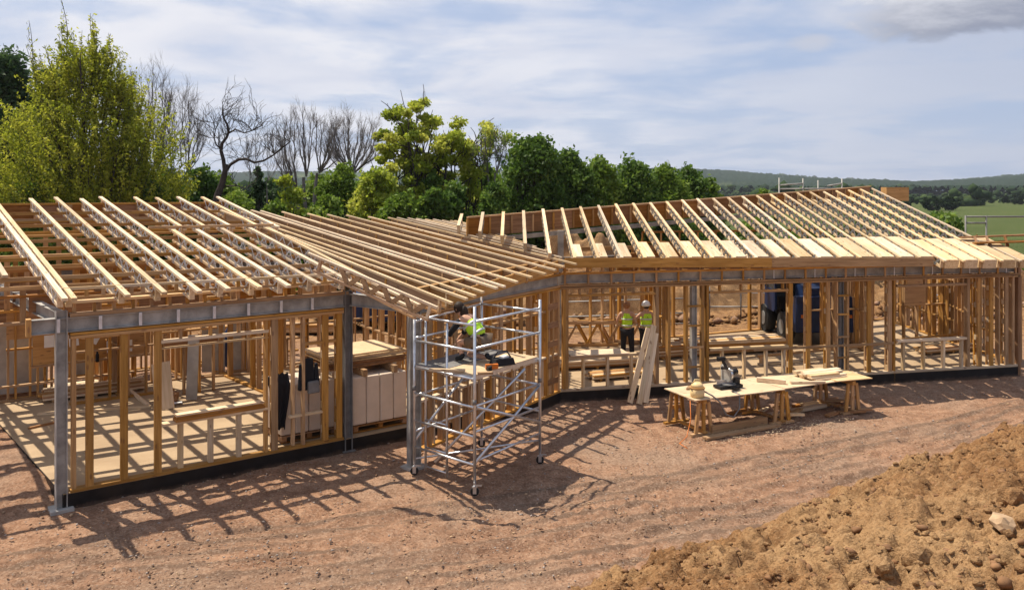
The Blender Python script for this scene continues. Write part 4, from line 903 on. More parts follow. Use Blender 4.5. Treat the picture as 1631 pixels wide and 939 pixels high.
def willow(px, d, top, width, label):
    global RNG
    RNG = np.random.default_rng(5); e, b = tree_root('willow_tree', px, d, label); T = Tubes(); LP = []; LT = []; Hh = HC + (HY - top) * d / FPX; Wd = width * d / FPX / 2
    for s in range(15):                                      # main stems fanning from the base
        a = RNG.uniform(-1, 1); x1 = a * Wd * .62; y1 = RNG.uniform(-.8, .8) * Wd * .4; h = Hh * (.84 - .42 * abs(a + .12) ** 1.6) * RNG.uniform(.84, 1.03)
        pts = [b + np.array([x1 * t ** 1.25 + .25 * math.sin(4 * t + s), y1 * t, h * t]) for t in np.linspace(0, 1, 9)]; T.add(pts, np.linspace(.20, .03, 9), 6)
        for k in range(46):                                  # side shoots
            t = RNG.uniform(.12, 1); i = min(int(t * 8), 7); p = pts[i] * (1 - (t * 8 - i)) + pts[i + 1] * (t * 8 - i)
            an = RNG.uniform(0, 6.28); out = RNG.uniform(.35, 1.0) * (1.2 - t * .8); L = RNG.uniform(1.0, 2.7) * (1.15 - .35 * t); dv = np.array([math.cos(an) * out, math.sin(an) * out, .55 + .6 * t]); dv /= np.linalg.norm(dv); q = [p]
            for j in range(6): dv = dv + np.array([0, 0, .10 if t > .5 else -.02]) + RNG.normal(0, .09, 3); dv /= np.linalg.norm(dv); q.append(q[-1] + dv * L / 6)
            T.add(q, np.linspace(.022, .007, 7), 3); q = np.array(q); m = int(36 * L * (1.2 - .62 * t)); f = RNG.uniform(.1, 1, m) * 6; i0 = np.minimum(f.astype(int), 5); pp = q[i0] + (q[i0 + 1] - q[i0]) * (f - i0)[:, None] + RNG.normal(0, .12 * (1.25 - .5 * t), (m, 3)); LP.append(pp); LT.append(np.full(m, RNG.uniform(.15, .85)))
    for sx, sh, off in ((-70, 62, -.3), (-60, 30, .2), (-52, -12, 0), (-40, 40, .2), (-30, 62, .4), (-6, 8, .2), (-14, 44, .3), (4, 30, -.2), (15, 62, .2), (24, 40, .1), (44, 70, .1), (60, 100, .2), (78, 130, .1), (-90, 72, .1), (-110, 20, .1), (-101, 60, -.2), (96, 165, -.2), (-80, 95, .2), (34, 92, .3)):   # bare-tipped shoots standing out of the top
        x = sx * d / FPX; z1 = HC + (HY - (top + sh)) * d / FPX; z0 = z1 - RNG.uniform(3.2, 4.6); p0 = np.array([x * .75, off, z0]); p1 = np.array([x, off, z1]); q = [b + p0 * (1 - t) + p1 * t + np.array([.12 * math.sin(5 * t + sx), 0, 0]) for t in np.linspace(0, 1, 9)]
        T.add(q, np.linspace(.045, .010, 9), 4)
        for j in range(3, 24):
            t = j / 24; p = b + p0 * (1 - t) + p1 * t; an = RNG.uniform(0, 6.28); L = RNG.uniform(.35, 1.0) * (1.2 - t); r = p + np.array([math.cos(an) * .45 * L, math.sin(an) * .45 * L, L * .9]); T.add([p, (p + r) / 2 + RNG.normal(0, .03, 3), r], [.012, .009, .006], 3)
            m = int(42 * max(0, (1.0 - t * (1.25 if sx < -30 else .95)))) + 1; w = RNG.random((m, 1)); LP.append(p + (r - p) * w + RNG.normal(0, .06, (m, 3))); LT.append(np.full(m, RNG.uniform(.4, .95)))
    # dense sprays filling the skirt of the tree
    ex = [(330, 158), (290, 158), (240, 148), (200, 126), (160, 98), (125, 56), (85, 22)]; ys = [q[0] for q in ex][::-1]; ws = [q[1] for q in ex][::-1]
    for k in range(1000):
        yp = 330 - 240 * RNG.random() ** 1.7; w = np.interp(yp, ys, ws) * d / FPX; a = RNG.uniform(0, 6.2832); rr = RNG.random() ** .42; x = math.cos(a) * rr * w * .93 - (8 + (300 - yp) * .02) * d / FPX; yv = math.sin(a) * rr * w * .6
        p = b + np.array([x, yv, HC + (HY - yp) * d / FPX - .4]); up = 1 - rr; dv = np.array([math.cos(a) * .5 * rr, math.sin(a) * .4 * rr, .9]); dv /= np.linalg.norm(dv); L = RNG.uniform(.6, 1.5); t = RNG.random((44, 1)); cur = np.array([math.cos(a), math.sin(a), 0]) * .18
        q = p + dv * L * t + cur * t * t * L + RNG.normal(0, 1, (44, 3)) * (.05 + .13 * (1 - t)); LP.append(q); LT.append(np.full(44, RNG.uniform(.1, .9)))
        if k % 3 == 0: T.add([p - dv * .2, p + dv * L * .6, p + dv * L + cur * L], [.014, .010, .006], 3)
    lp = np.concatenate(LP); leaves('crown', lp, .078, M['leaf_willow'], e, tint=np.concatenate(LT), asp=.42); T.build('trunk', M['bark'], e)
    return e
clump_tree('evergreen_tree', 14, 43, 84, 170, 'tall dark blue-green ivy-clad tree at the far left edge', 'leaf_ivy', 90, 32000, .13, .4, 3, .6, .35, 1.0, .38)
clump_tree('evergreen_tree', 78, 47, 100, 150, 'dark green tree rising behind the left half of the yellow-green willow', 'leaf_ivy', 70, 20000, .14, .4, 13, .6, .3, 1.0, .38)
willow(150, 38, 12, 330, 'big yellow-green willow with bare shoots standing out of its top')
fan_tree(240, 44, 108, 105, 215, 2, 'bare grey tree just behind the right shoulder of the willow', 21, 'bark_grey', 18, 11)
fan_tree(288, 44, 142, 78, 250, 2, 'bare grey tree between the willow and the twisted black tree', 22, 'bark_grey', 16, 11, .12)
def twisted():
    global RNG
    RNG = np.random.default_rng(9); d = 38; e, b = tree_root('twisted_tree', 345, d, 'twisted black tree with a bent leader and one long low limb to the right', group=None); T = Tubes()
    def pp(l): return [np.array(D(x, y, d + z)) for x, y, z in l]
    def limb(l, r0, r1): q = pp(l); T.add(q, np.linspace(r0, r1, len(q)) * .72, 6); return q
    tr = limb([(340, 480, 0), (341, 335, 0), (347, 310, 0), (354, 292, .1), (358, 276, 0), (360, 262, .1)], .30, .17)
    q1 = limb([(358, 272, .1), (356, 255, 0), (352, 240, .1), (354, 228, 0), (361, 219, .2), (364, 210, 0), (362, 198, 0), (356, 188, .1), (354, 178, 0)], .14, .05)
    q2 = limb([(358, 276, 0), (367, 262, .3), (380, 254, .1), (392, 253, 0), (405, 259, 0), (420, 256, .2), (437, 246, 0), (448, 236, .1), (462, 226, 0)], .12, .03)
    q3 = limb([(352, 238, .1), (344, 230, 0), (341, 220, 0), (343, 207, .1), (340, 196, 0)], .06, .025); q4 = limb([(364, 212, 0), (375, 206, .2), (389, 212, .1), (402, 208, 0), (418, 200, .2)], .06, .02)
    q5 = limb([(347, 312, 0), (358, 296, .2), (378, 296, 0), (392, 300, 0)], .07, .02)
    for q, n in ((q1, 22), (q2, 26), (q3, 12), (q4, 14), (q5, 4)):
        for k in range(n):
            j = RNG.integers(2, len(q)); grow(T, q[j], np.array([RNG.normal(0, .7), RNG.normal(0, .4), RNG.uniform(.1, 1)]), RNG.uniform(.5, 1.1), .018, 2, .22, .6, .2, (2, 3), None, .7, .006, 4)
    T.build('trunk', M['bark'], e)
twisted()
fan_tree(487, 43, 176, 104, 255, 3, 'bare forked tree, left of the two grey fans of twigs', 31, 'bark_grey', 22, 13)
fan_tree(562, 43, 182, 92, 262, 1, 'bare tree with an evenly fanned crown, right beside the leafing tree', 34, 'bark_grey', 20, 13, .19)
fan_tree(418, 50, 205, 70, 262, 2, 'faint bare thicket tree standing between the twisted tree and the grey fans', 36, 'bark_grey', 12, 8, .07)
def leafing(px, d, top, width, seed, label, n=16000, tr=.22):
    global RNG
    RNG = np.random.default_rng(seed); e, b = tree_root('leafing_tree', px, d, label); T = Tubes(); Hh = HC + (HY - top) * d / FPX; Wd = width * d / FPX / 2; LP = []; LT = []; ns = max(5, int(width / 12))
    T.add([b, b + np.array([.1, 0, 1.5]), b + np.array([0, 0, 3.0])], [tr, tr * .9, tr * .7], 8)
    for s in range(ns):
        a = -1 + 2 * (s + .5) / ns; x1 = a * Wd * .85; h = Hh * (.95 - .24 * abs(a) ** 1.5) * RNG.uniform(.93, 1.03); y1 = RNG.uniform(-1, 1) * Wd * .5
        q = [b + np.array([x1 * t ** .8 + .18 * math.sin(6 * t + s), y1 * t, 1.2 + (h - 1.2 - .5) * t ** 1.1]) for t in np.linspace(0, 1, 8)]; T.add(q, np.linspace(tr * .5, .035, 8), 5)
        for k in range(10):
            j = RNG.integers(3, 8); t_ = []; grow(T, q[j], np.array([RNG.normal(0, .8), RNG.normal(0, .5), .7]), RNG.uniform(.8, 1.5), .035, 1, .15, .5, .2, (2, 3), t_, .7, .01, 4)
            c = t_[-1]; r = RNG.uniform(.28, .62); m = int(n / (ns * 10)); LP.append(ball_pts(c, (r, r, r * .7), m, .2)); LT.append(np.full(m, RNG.uniform(.2, .9)))
    leaves('crown', np.concatenate(LP), .10, M['leaf_bright'], e, tint=np.concatenate(LT)); T.build('trunk', M['bark'], e)
leafing(668, 42, 178, 135, 3, 'spreading tree in fresh yellow-green leaf above dark ivy-clad stems', 26000)
leafing(747, 43, 196, 62, 4, 'narrow tree in fresh leaf between the spreading tree and the dark hedge', 8000, .15)
fan_tree(784, 42, 205, 55, 262, 2, 'thin grey tree with few leaves against the left end of the dark broad trees', 41, 'bark_grey', 14, 9, .09, 'thin_tree', 700)
clump_tree('ivy_stem', 688, 41, 262, 60, 'column of black-green ivy around the stems of the spreading tree', 'leaf_dark', 26, 7000, .11, .2, 17, .4, .2, 1.2, .45, 'ivy')
DK = 'broad dark green trees on the right of the hedge'
for px, d, top, w, sd, lb, n, mt in ((850, 40, 214, 150, 1, 'tallest broad dark green tree, at the left of the dark row', 30000, 'leaf_dark'), (906, 41, 238, 125, 2, 'broad dark green tree one step lower than the tallest', 24000, 'leaf_dark'), (955, 42, 250, 120, 5, 'dark green tree with a pointed top left of the middle of the dark row', 22000, 'leaf_mid'),
                          (1010, 43, 257, 120, 6, 'dark green tree with a small notch in its top, right of the pointed one', 18000, 'leaf_dark'), (1060, 44, 263, 112, 7, 'broad green tree second from the right end of the dark row', 18000, 'leaf_mid'), (1095, 45, 262, 104, 8, 'rounded dark green tree near the right end, against the distant hill', 14000, 'leaf_dark'), (1130, 46, 282, 60, 9, 'low green bush at the right end of the dark row, below the hill', 7000, 'leaf_mid')):
    clump_tree('broadleaf_tree', px, d, top, w, lb, mt, 130, int(n * 1.25), .115, .3, sd + 100, .5, .3, .95, .42, group=DK)
SH = 'shrubs under the trees'
for px, d, top, w, sd, lb, mt in ((318, 42, 262, 110, 1, 'dark green bush behind the foot of the twisted tree', 'leaf_dark'), (410, 46, 268, 40, 2, 'small black-green conifer below the bare thicket', 'leaf_ivy'), (372, 40, 305, 120, 3, 'mid green shrub right of the twisted tree foot', 'leaf_mid'), (455, 39, 278, 80, 4, 'bright green shrub left of the grey forked tree', 'leaf_bright'), (545, 41, 256, 110, 5, 'rounded green shrub tree between the two grey fans', 'leaf_mid'),
                          (600, 39, 268, 110, 6, 'broad yellow-green shrub beside the spreading tree', 'leaf_bright'), (520, 37, 310, 110, 7, 'low bright shrub in front of the grey fans', 'leaf_mid'), (640, 36, 308, 120, 8, 'low green shrub below the spreading tree', 'leaf_mid'), (720, 38, 290, 110, 9, 'dark shrub below the narrow leafing tree', 'leaf_dark'), (790, 38, 285, 90, 10, 'dark shrub at the foot of the tallest dark tree', 'leaf_dark'),
                          (240, 38, 290, 120, 11, 'low dark shrub under the right side of the willow', 'leaf_dark'), (60, 37, 280, 190, 12, 'low yellow-green shrub under the left side of the willow', 'leaf_mid'), (440, 36, 318, 90, 14, 'low green shrub in front of the bright shrub', 'leaf_mid'), (690, 36, 300, 100, 15, 'dark undergrowth bush below the ivy stems', 'leaf_dark')):
    clump_tree('shrub', px, d, top, w, lb, mt, 40, int(9000 + w * 40), .105, .1, sd + 200, .3, .08, .9, .45, 'shrub', SH)
for px, d, top, w, sd, lb in ((1222, 48, 292, 50, 3, 'small bright bush behind the top of the right roof'), (1190, 50, 304, 60, 4, 'low green bush left of the bright one behind the right roof')):
    clump_tree('shrub', px, d, top, w, lb, 'leaf_mid', 14, 4000, .12, .1, sd + 300, .3, .08, .9, .4, 'shrub', SH)
for px, d, top, w, sd, lb in ((1492, 210, 312, 55, 3, 'round dark field tree left of the pair in the far meadow'), (1511, 215, 314, 34, 4, 'smaller dark field tree right of the round one in the far meadow'), (1560, 330, 309, 60, 5, 'pale broad tree beyond the meadow at the right'), (1616, 300, 311, 40, 6, 'dark tree beyond the meadow at the right edge')):
    clump_tree('field_tree', px, d, top, w, lb, 'far_leaf', 16, 2500, .55, .3, sd + 400, .3, .3, .9, .38, group='trees in the far meadow')
for px, d, top, w, sd, lb, mt in ((345, 50, 276, 120, 1, 'far green tree seen behind the twisted tree', 'leaf_mid'), (430, 52, 282, 120, 2, 'far dull green tree behind the bare thicket', 'leaf_ivy'), (510, 50, 276, 120, 3, 'far green tree behind the grey forked tree', 'leaf_mid'), (600, 51, 270, 120, 4, 'far green tree left of the spreading tree', 'leaf_mid'),
                          (700, 50, 266, 120, 5, 'far green tree behind the spreading tree', 'leaf_dark'), (775, 48, 262, 90, 6, 'far green tree behind the thin grey tree', 'leaf_mid'), (265, 48, 268, 100, 7, 'far green tree right of the willow', 'leaf_dark')):
    clump_tree('hedge_tree', px, d, top, w, lb, mt, 60, 12000, .13, .1, sd + 600, .3, .2, .9, .45, 'tree', 'trees behind the shrubs')
def undergrowth():      # dark bank of scrub seen through the frame between the ground and the roof
    global RNG
    RNG = np.random.default_rng(77); n = 60000; t = RNG.random(n); x = -24 + t * 62; y = 42 + RNG.uniform(-1.2, 1.2, n) + 1.5 * np.sin(x * .3); z = RNG.random(n) ** .8 * (2.6 + .9 * np.sin(x * .9) + .6 * np.sin(x * 2.3)) * np.where(x > 26, .45, 1)
    leaves('undergrowth', np.stack([x, y, z], -1), .16, M['leaf_dark'], None, kind='stuff')
undergrowth()
RNG = np.random.default_rng(500); random.seed(500)

# ------------------------------------------------------------------ rear spoil heaps and site beyond
def spoil(px, d, w, h, seed, label, depth=None):
    p = D(px, 303, d); depth = depth or w * .5; n = 90; a = np.linspace(-1, 1, n); Xn, Yn = np.meshgrid(a, a); r = np.sqrt(Xn ** 2 + Yn ** 2); X = Xn * w / 2 + p.x; Y = Yn * depth / 2 + p.y
    z = h * np.clip(1 - r ** 1.6, 0, 1) * (1 + .7 * fbm(X, Y, 2.2, 3, seed)) + (clods(X, Y, .9, seed + 1) * 1.0 + clods(X, Y, .45, seed + 5) * .8 + fbm(X, Y, .6, 3, seed + 2) * .9) * np.clip(1.1 - r, 0, 1) - .06
    V = np.stack([X, Y, z], -1).reshape(-1, 3); i = np.arange(n * n).reshape(n, n); Q = np.stack([i[:-1, :-1], i[:-1, 1:], i[1:, 1:], i[1:, :-1]], -1).reshape(-1, 4)
    rawmesh('spoil_heap', V, Q, M['heap'], label=label, cat='soil heap', group='spoil heaps behind the building')
spoil(925, 36, 9, 3.0, 1, 'ochre soil heap seen through the first opening of the right wing', 5)
spoil(1080, 37, 6, 1.6, 2, 'low soil heap behind the standing workers', 4)
spoil(1170, 38, 8, 1.7, 3, 'soil heap seen through the second opening of the right wing', 4)
spoil(1490, 40, 12, 2.2, 4, 'orange soil heap seen through the rightmost window opening', 6)
spoil(640, 38, 9, 1.6, 5, 'soil heap behind the middle wing', 5)
spoil(1340, 41, 9, 1.5, 6, 'soil heap behind the navy loader', 5)

def back_clods():
    n = 5200; x = RNG.uniform(-14, 26, n); y = RNG.uniform(31.5, 43, n); k = vnoise(x / 3, y / 2, 88) > RNG.uniform(-.5, .3, n); x, y = x[k], y[k]; sz = .05 + .28 * RNG.random(len(x)) ** 3
    for q, mt in enumerate(('heap', 'soil')): w = np.arange(len(x)) % 3 // 2 == q; scatter('rubble', np.stack([x[w], y[w], sz[w] * .25], -1), sz[w], M[mt], jit=.4, low=True)
back_clods()
# ------------------------------------------------------------------ scaffold tower
def tower():
    a, b, c = G(660, 756), G(756, 789), G(860, 738); d = a + c - b; zt = {0: 2.85, 1: 3.22, 2: 3.12, 3: 3.12}
    e = empty('scaffold_tower', b, 'silver mobile scaffold tower with a working platform at the corner column', 'scaffold tower')
    R = .026; cs = (a, b, c, d)
    def tb(nm, p, q, r=R, mat='alu'): return MB().tube([p, q], r, 8).build(nm, M[mat], e)
    for i, p in enumerate(cs):
        t = tb('upright', p + Vector((0, 0, .22)), p + Vector((0, 0, zt[i])), .027)
        mb = MB(); mb.tube([p + Vector((0, 0, .14)), p + Vector((0, 0, .30))], .018, 8); mb.box(p + Vector((0, 0, .15)), (.09, .05, .015)); mb.box(p + Vector((.0, .027, .10)), (.06, .006, .12)); mb.box(p + Vector((.0, -.027, .10)), (.06, .006, .12)); mb.bar(p + Vector((0, 0, .18)), p + Vector((.12, -.02, .18)), .025, .02); mb.build('castor_fork', M['alu'], e)
        MB().tube([p + Vector((.0, -.022, .075)), p + Vector((0, .022, .075))], .075, 14).build('castor_wheel', M['rubber'], e)
        MB().tube([p + Vector((0, 0, 1.55)), p + Vector((0, 0, 1.63))], .034, 8).build('joint_sleeve', M['dark_steel'], e)
    Z = lambda p, z: Vector((p.x, p.y, z))
    for z in (.52, 1.0, 1.5, 1.98, 2.46, 2.9):
        tb('rung', Z(a, z), Z(b, z), .022)
        if z > .6: tb('rung', Z(d, z), Z(c, z), .022)
    for z in (.58, 1.08, 1.52, 2.96): tb('ledger', Z(b, z), Z(c, z), .022); 
    for z in (.8, 1.45, 2.5, 2.9): tb('ledger', Z(a, z) if z < 2.8 else Z(a, 2.8), Z(d, z), .022)
    tb('guardrail', Z(b, 2.5), Z(c, 2.5), .022)
    tb('brace', Z(b, .55), Z(c, 1.5)); tb('brace', Z(b, 1.5).lerp(Z(c, 1.5), .02), Z(b, .6).lerp(Z(c, .6), .98) * .5 + Z(c, 1.0) * .5); tb('brace', Z(a, .62), Z(d, 1.9)); tb('brace', Z(a, .35) * .65 + Z(b, .35) * .35, Z(b, 1.9) * .25 + Z(c, 1.9) * .75); tb('brace', Z(a, .3), Z(c, .45), .02)
    # narrow ladder frame fixed inside the end
    p, q = a.lerp(b, .16), a.lerp(b, .52); inn = (c - b).normalized() * .06
    for s in (p, q): tb('ladder_stile', Z(s + inn, .12), Z(s + inn, 2.85), .022, 'alu')
    for z in (.2, .55, 1.05, 1.5, 2.0, 2.45): tb('ladder_rung', Z(p + inn, z), Z(q + inn, z), .016)
    # platform: frame and dark deck
    u = (c - b).normalized(); v = (a - b).normalized(); Lx = (c - b).length; Ly = (a - b).length; R3 = frame(u); ctr = (a + c) / 2
    for k in (-.25, .25):
        o = Z(ctr + v * (Ly * k * .96), 2.02); MB().box(o + Vector((0, 0, .008)), (Lx - .08, Ly * .46, .015), R3).build('platform_deck', M['dark_steel'] if k > 0 else M['ply'], e)
        f = MB()
        for s in (-1, 1): f.box(o + v * (s * Ly * .225) + Vector((0, 0, -.035)), (Lx, .03, .07), R3); f.box(o + u * (s * (Lx / 2 - .03)) + Vector((0, 0, -.035)), (.03, Ly * .44, .07), R3)
        f.build('platform_frame', M['alu'], e)
    return a, b, c, d, u, v
TA, TB_, TC_, TD, TU, TV = tower()
def on_deck(px, py, dz=0): p = P(px, py, 2.04 + dz); return p

# ------------------------------------------------------------------ people
def skinmesh(name, pts, edges, rad, mat, parent, sub=1):
    me = bpy.data.meshes.new(name); me.from_pydata([tuple(p) for p in pts], edges, []); o = bpy.data.objects.new(name, me); C.objects.link(o)
    m = o.modifiers.new('s', 'SKIN'); m.use_smooth_shade = True; sv = me.skin_vertices[0].data
    for i, r in enumerate(rad): sv[i].radius = (r, r) if isinstance(r, (int, float)) else r; sv[i].use_root = i == 0
    s2 = o.modifiers.new('d', 'SUBSURF'); s2.levels = sub; s2.render_levels = sub
    dg = bpy.context.evaluated_depsgraph_get(); nm = bpy.data.meshes.new_from_object(o.evaluated_get(dg)); bpy.data.objects.remove(o); bpy.data.meshes.remove(me); nm.name = name; nm.materials.clear(); nm.materials.append(mat)
    return nm
def person(J, label, hair, helmet=False, trousers='trouser', short=False, sleeves=None, face=(0, -1, 0), long_hair=False, group=None, shirt='cloth'):
    e = empty('person', J['base'], label, 'person', group)
    o = ['pel', 'bel', 'che', 'nek', 'hd0', 'hd1', 'shL', 'elL', 'wrL', 'haL', 'shR', 'elR', 'wrR', 'haR', 'hiL', 'knL', 'anL', 'toL', 'hiR', 'knR', 'anR', 'toR']; ix = {k: i for i, k in enumerate(o)}
    E = [('pel', 'bel'), ('bel', 'che'), ('che', 'nek'), ('nek', 'hd0'), ('hd0', 'hd1')] + [p for s in 'LR' for p in (('che', 'sh' + s), ('sh' + s, 'el' + s), ('el' + s, 'wr' + s), ('wr' + s, 'ha' + s), ('pel', 'hi' + s), ('hi' + s, 'kn' + s), ('kn' + s, 'an' + s), ('an' + s, 'to' + s))]
    r = dict(pel=.13, bel=.12, che=.135, nek=.058, hd0=.078, hd1=.088, sh=.062, el=.044, wr=.030, ha=.038, hi=.092, kn=.060, an=.042, to=.038)
    pts = [J[k] for k in o]; rad = [r.get(k, r.get(k[:2])) for k in o]
    me = skinmesh('body', pts, [(ix[a], ix[b]) for a, b in E], rad, M['skin'], e, 2)
    bm = bmesh.new(); bm.from_mesh(me)                       # fingers, nose and ears grow out of the same mesh
    mb = MB()
    for s in 'LR':
        h, w = J['ha' + s], J['wr' + s]; d = (h - w).normalized(); sd = d.cross(Vector((0, 0, 1)));  sd = Vector((1, 0, 0)) if sd.length < .1 else sd.normalized(); dn = sd.cross(d)
        for k in range(4):
            b0 = h + sd * ((k - 1.5) * .019) + d * .02; L = (.065, .078, .074, .058)[k]; mb.tube([b0, b0 + d * L * .5 + dn * .008, b0 + d * L * .8 + dn * .03], [.010, .009, .007], 6)
        mb.tube([h + sd * .03 - d * .03, h + sd * .055 + d * .005, h + sd * .06 + d * .035 + dn * .01], [.012, .011, .009], 6)
    hd = (J['hd0'] + J['hd1']) / 2; fv = Vector(face).normalized(); up = (J['hd1'] - J['hd0']).normalized(); rt = fv.cross(up).normalized()
    mb.ball(hd + fv * .105 - up * .012, (.014, .014, .02), 6, 5)
    for s in (-1, 1): mb.ball(hd + rt * s * .088, (.012, .018, .026), 6, 5); mb.ball(hd + fv * .088 + rt * s * .032 + up * .02, .011, 6, 5)
    mb.ball(hd + fv * .092 - up * .05, (.024, .012, .007), 6, 4)
    m2 = mb.mesh('x'); bm.from_mesh(m2); bm.to_mesh(me); bm.free(); me.materials.append(M['skin']); link('body', me, None, e)
    def cloth(nm, ks, es, rr, mat, sub=1): j = {k: i for i, k in enumerate(ks)}; link(nm, skinmesh(nm, [J[k] for k in ks], [(j[a], j[b]) for a, b in es], rr, M[mat], e, sub), None, e)
    # trousers or shorts
    if short:
        J2 = {}
        for s in 'LR': J['km' + s] = J['hi' + s].lerp(J['kn' + s], .72)
        cloth('shorts', ['pel', 'hiL', 'kmL', 'hiR', 'kmR'], [('pel', 'hiL'), ('hiL', 'kmL'), ('pel', 'hiR'), ('hiR', 'kmR')], [.155, .12, .10, .12, .10], trousers)
    else: cloth('trousers', ['pel', 'hiL', 'knL', 'anL', 'hiR', 'knR', 'anR'], [('pel', 'hiL'), ('hiL', 'knL'), ('knL', 'anL'), ('pel', 'hiR'), ('hiR', 'knR'), ('knR', 'anR')], [.15, .115, .082, .068, .115, .082, .068], trousers)
    for s in 'LR': a, t = J['an' + s], J['to' + s]; link('boot', skinmesh('boot', [a + Vector((0, 0, .09)), a, t], [(0, 1), (1, 2)], [.058, .058, .048], M['black'], e), None, e)
    if sleeves:
        for s in 'LR': link('sleeve', skinmesh('sleeve', [J['sh' + s], J['el' + s], J['el' + s].lerp(J['wr' + s], sleeves[1])], [(0, 1), (1, 2)], [.078, .060, .048], M[sleeves[0]], e), None, e)
    cloth('shirt', ['pel', 'bel', 'che', 'nek'], [('pel', 'bel'), ('bel', 'che'), ('che', 'nek')], [.150, .142, .155, .075], shirt)
    J['vb'] = J['pel'].lerp(J['bel'], .2); J['vs'] = J['che'].lerp(J['nek'], .3); J['vL'] = J['che'].lerp(J['shL'], .78); J['vR'] = J['che'].lerp(J['shR'], .78)
    cloth('hi_vis_vest', ['vb', 'bel', 'che', 'vs', 'vL', 'vR'], [('vb', 'bel'), ('bel', 'che'), ('che', 'vs'), ('che', 'vL'), ('che', 'vR')], [.170, .160, .178, .115, .092, .092], 'vest', 2)
    for q in (.25, .8):   # reflective bands round the vest
        c = J['vb'].lerp(J['che'], q); ax = (J['che'] - J['vb']).normalized(); rr = .155 + .015 * q; xx = ax.cross(Vector((0, 1, 0))).normalized(); yy = xx.cross(ax); n = 20; bb = MB(); V = []
        for k in range(n):
            an = 6.2832 * k / n; dv = xx * math.cos(an) * rr * 1.02 + yy * math.sin(an) * rr * 1.02; V += [c + dv - ax * .02, c + dv + ax * .02, c + dv * 1.03 + ax * .02, c + dv * 1.03 - ax * .02]
        bb.add(V, [f for k in range(n) for f in ((4 * k, 4 * ((k + 1) % n), 4 * ((k + 1) % n) + 1, 4 * k + 1), (4 * k + 2, 4 * k + 1, 4 * ((k + 1) % n) + 1, 4 * ((k + 1) % n) + 2), (4 * k + 3, 4 * k + 2, 4 * ((k + 1) % n) + 2, 4 * ((k + 1) % n) + 3), (4 * k, 4 * k + 3, 4 * ((k + 1) % n) + 3, 4 * ((k + 1) % n)))], smooth=True); bb.build('reflective_band', M['band'], e)
    if helmet:
        hb = MB(); hb.ball(hd + up * .055, (.125, .135, .105), 16, 10); hb.tube([hd + up * .02, hd + up * .035], [.150, .140], 18); hb.build('hard_hat', M['white_plastic'], e)
        MB().ball(hd - up * .01 - fv * .015, (.092, .095, .085), 12, 8).build('hair', M[hair], e)
    else:
        hb = MB(); hb.ball(hd + up * .022 - fv * .018, (.103, .106, .115), 14, 10, jit=.03)
        if long_hair: hb.ball(hd - up * .12 - fv * .06, (.08, .07, .14), 12, 8, jit=.04)
        hb.build('hair', M[hair], e)
    return e
def stand(p, h, lean, face, arms, label, **kw):
    """p: point under the feet; lean: sideways shift of the head; arms: dict of elbow/hand offsets"""
    k = h / 1.75; p = Vector(p); f = Vector(face).normalized(); rt = f.cross(Vector((0, 0, 1))).normalized()
    def q(r, fw, z): return p + (rt * r + f * fw) * k + Vector((0, 0, z * k)) + rt * lean * z
    J = dict(base=p, pel=q(0, 0, .95), bel=q(0, .01, 1.10), che=q(0, .02, 1.32), nek=q(0, .02, 1.48), hd0=q(0, .03, 1.58), hd1=q(0, .04, 1.68))
    for s, sg in (('R', 1), ('L', -1)):
        J['sh' + s] = q(.18 * sg, .01, 1.42); J['hi' + s] = q(.10 * sg, 0, .88); J['kn' + s] = q(.12 * sg, .03, .48); J['an' + s] = q(.13 * sg, 0, .08); J['to' + s] = q(.15 * sg, .15, .035)
        a = arms[s]; J['el' + s] = q(*a[0]); J['wr' + s] = q(*a[1]); J['ha' + s] = J['wr' + s] + (J['wr' + s] - J['el' + s]).normalized() * .08
    return person(J, label, face=f, **kw)
d = 23.6; p1 = Vector(((1000 - 815.5) / FPX * d, d, .255)); p2 = Vector(((1029 - 815.5) / FPX * (d + .1), d + .1, .255))
stand(p1, 1.72, -.02, (.15, 1, 0), {'R': ((.26, .06, 1.14), (.22, .26, 1.05)), 'L': ((-.30, .02, 1.16), (-.20, .22, 1.02))}, 'bareheaded worker in a yellow vest seen from behind, left of the white hard hat', hair='fair', group='workers in hi-vis vests')
stand(p2, 1.70, .01, (-.35, .93, 0), {'R': ((.27, .05, 1.15), (.20, .25, 1.05)), 'L': ((-.34, .12, 1.22), (-.44, .30, 1.16))}, 'worker in a white hard hat and yellow vest seen from behind through the first opening', hair='hair', helmet=True, group='workers in hi-vis vests')
def kneeler():
    b = on_deck(752, 585); f = Vector((-.80, .45, 0)).normalized(); rt = f.cross(Vector((0, 0, 1))).normalized(); b = Vector((-.62 + .0, 15.05, 2.04)); b = Vector(((758 - 815.5) / FPX * 15.1, 15.1, 2.04))
    q = lambda r, fw, z: b + rt * r + f * fw + Vector((0, 0, z))
    J = dict(base=b, pel=q(0, -.12, .42), bel=q(0, -.02, .54), che=q(0, .15, .72), nek=q(0, .28, .84), hd0=q(0, .35, .90), hd1=q(0, .40, .98))
    for s, g in (('R', 1), ('L', -1)):
        J['sh' + s] = q(.18 * g, .20, .79); J['hi' + s] = q(.10 * g, -.10, .38)
    J['knR'] = q(.14, .26, .07); J['anR'] = q(.13, -.16, .07); J['toR'] = q(.13, -.30, .06); J['knL'] = q(-.14, .30, .36); J['anL'] = q(-.14, .20, .08); J['toL'] = q(-.15, .36, .035)
    J['elR'] = q(.26, .36, .54); J['wrR'] = q(.18, .50, .34); J['haR'] = q(.16, .54, .27); J['elL'] = q(-.24, .38, .56); J['wrL'] = q(-.12, .54, .38); J['haL'] = q(-.10, .58, .31)
    person(J, 'dark-haired worker in a yellow vest kneeling on the scaffold platform', 'hair', short=True, trousers='khaki', sleeves=('cloth', .6), face=(-.8, .45, -.6), long_hair=True, group='workers in hi-vis vests')
kneeler()
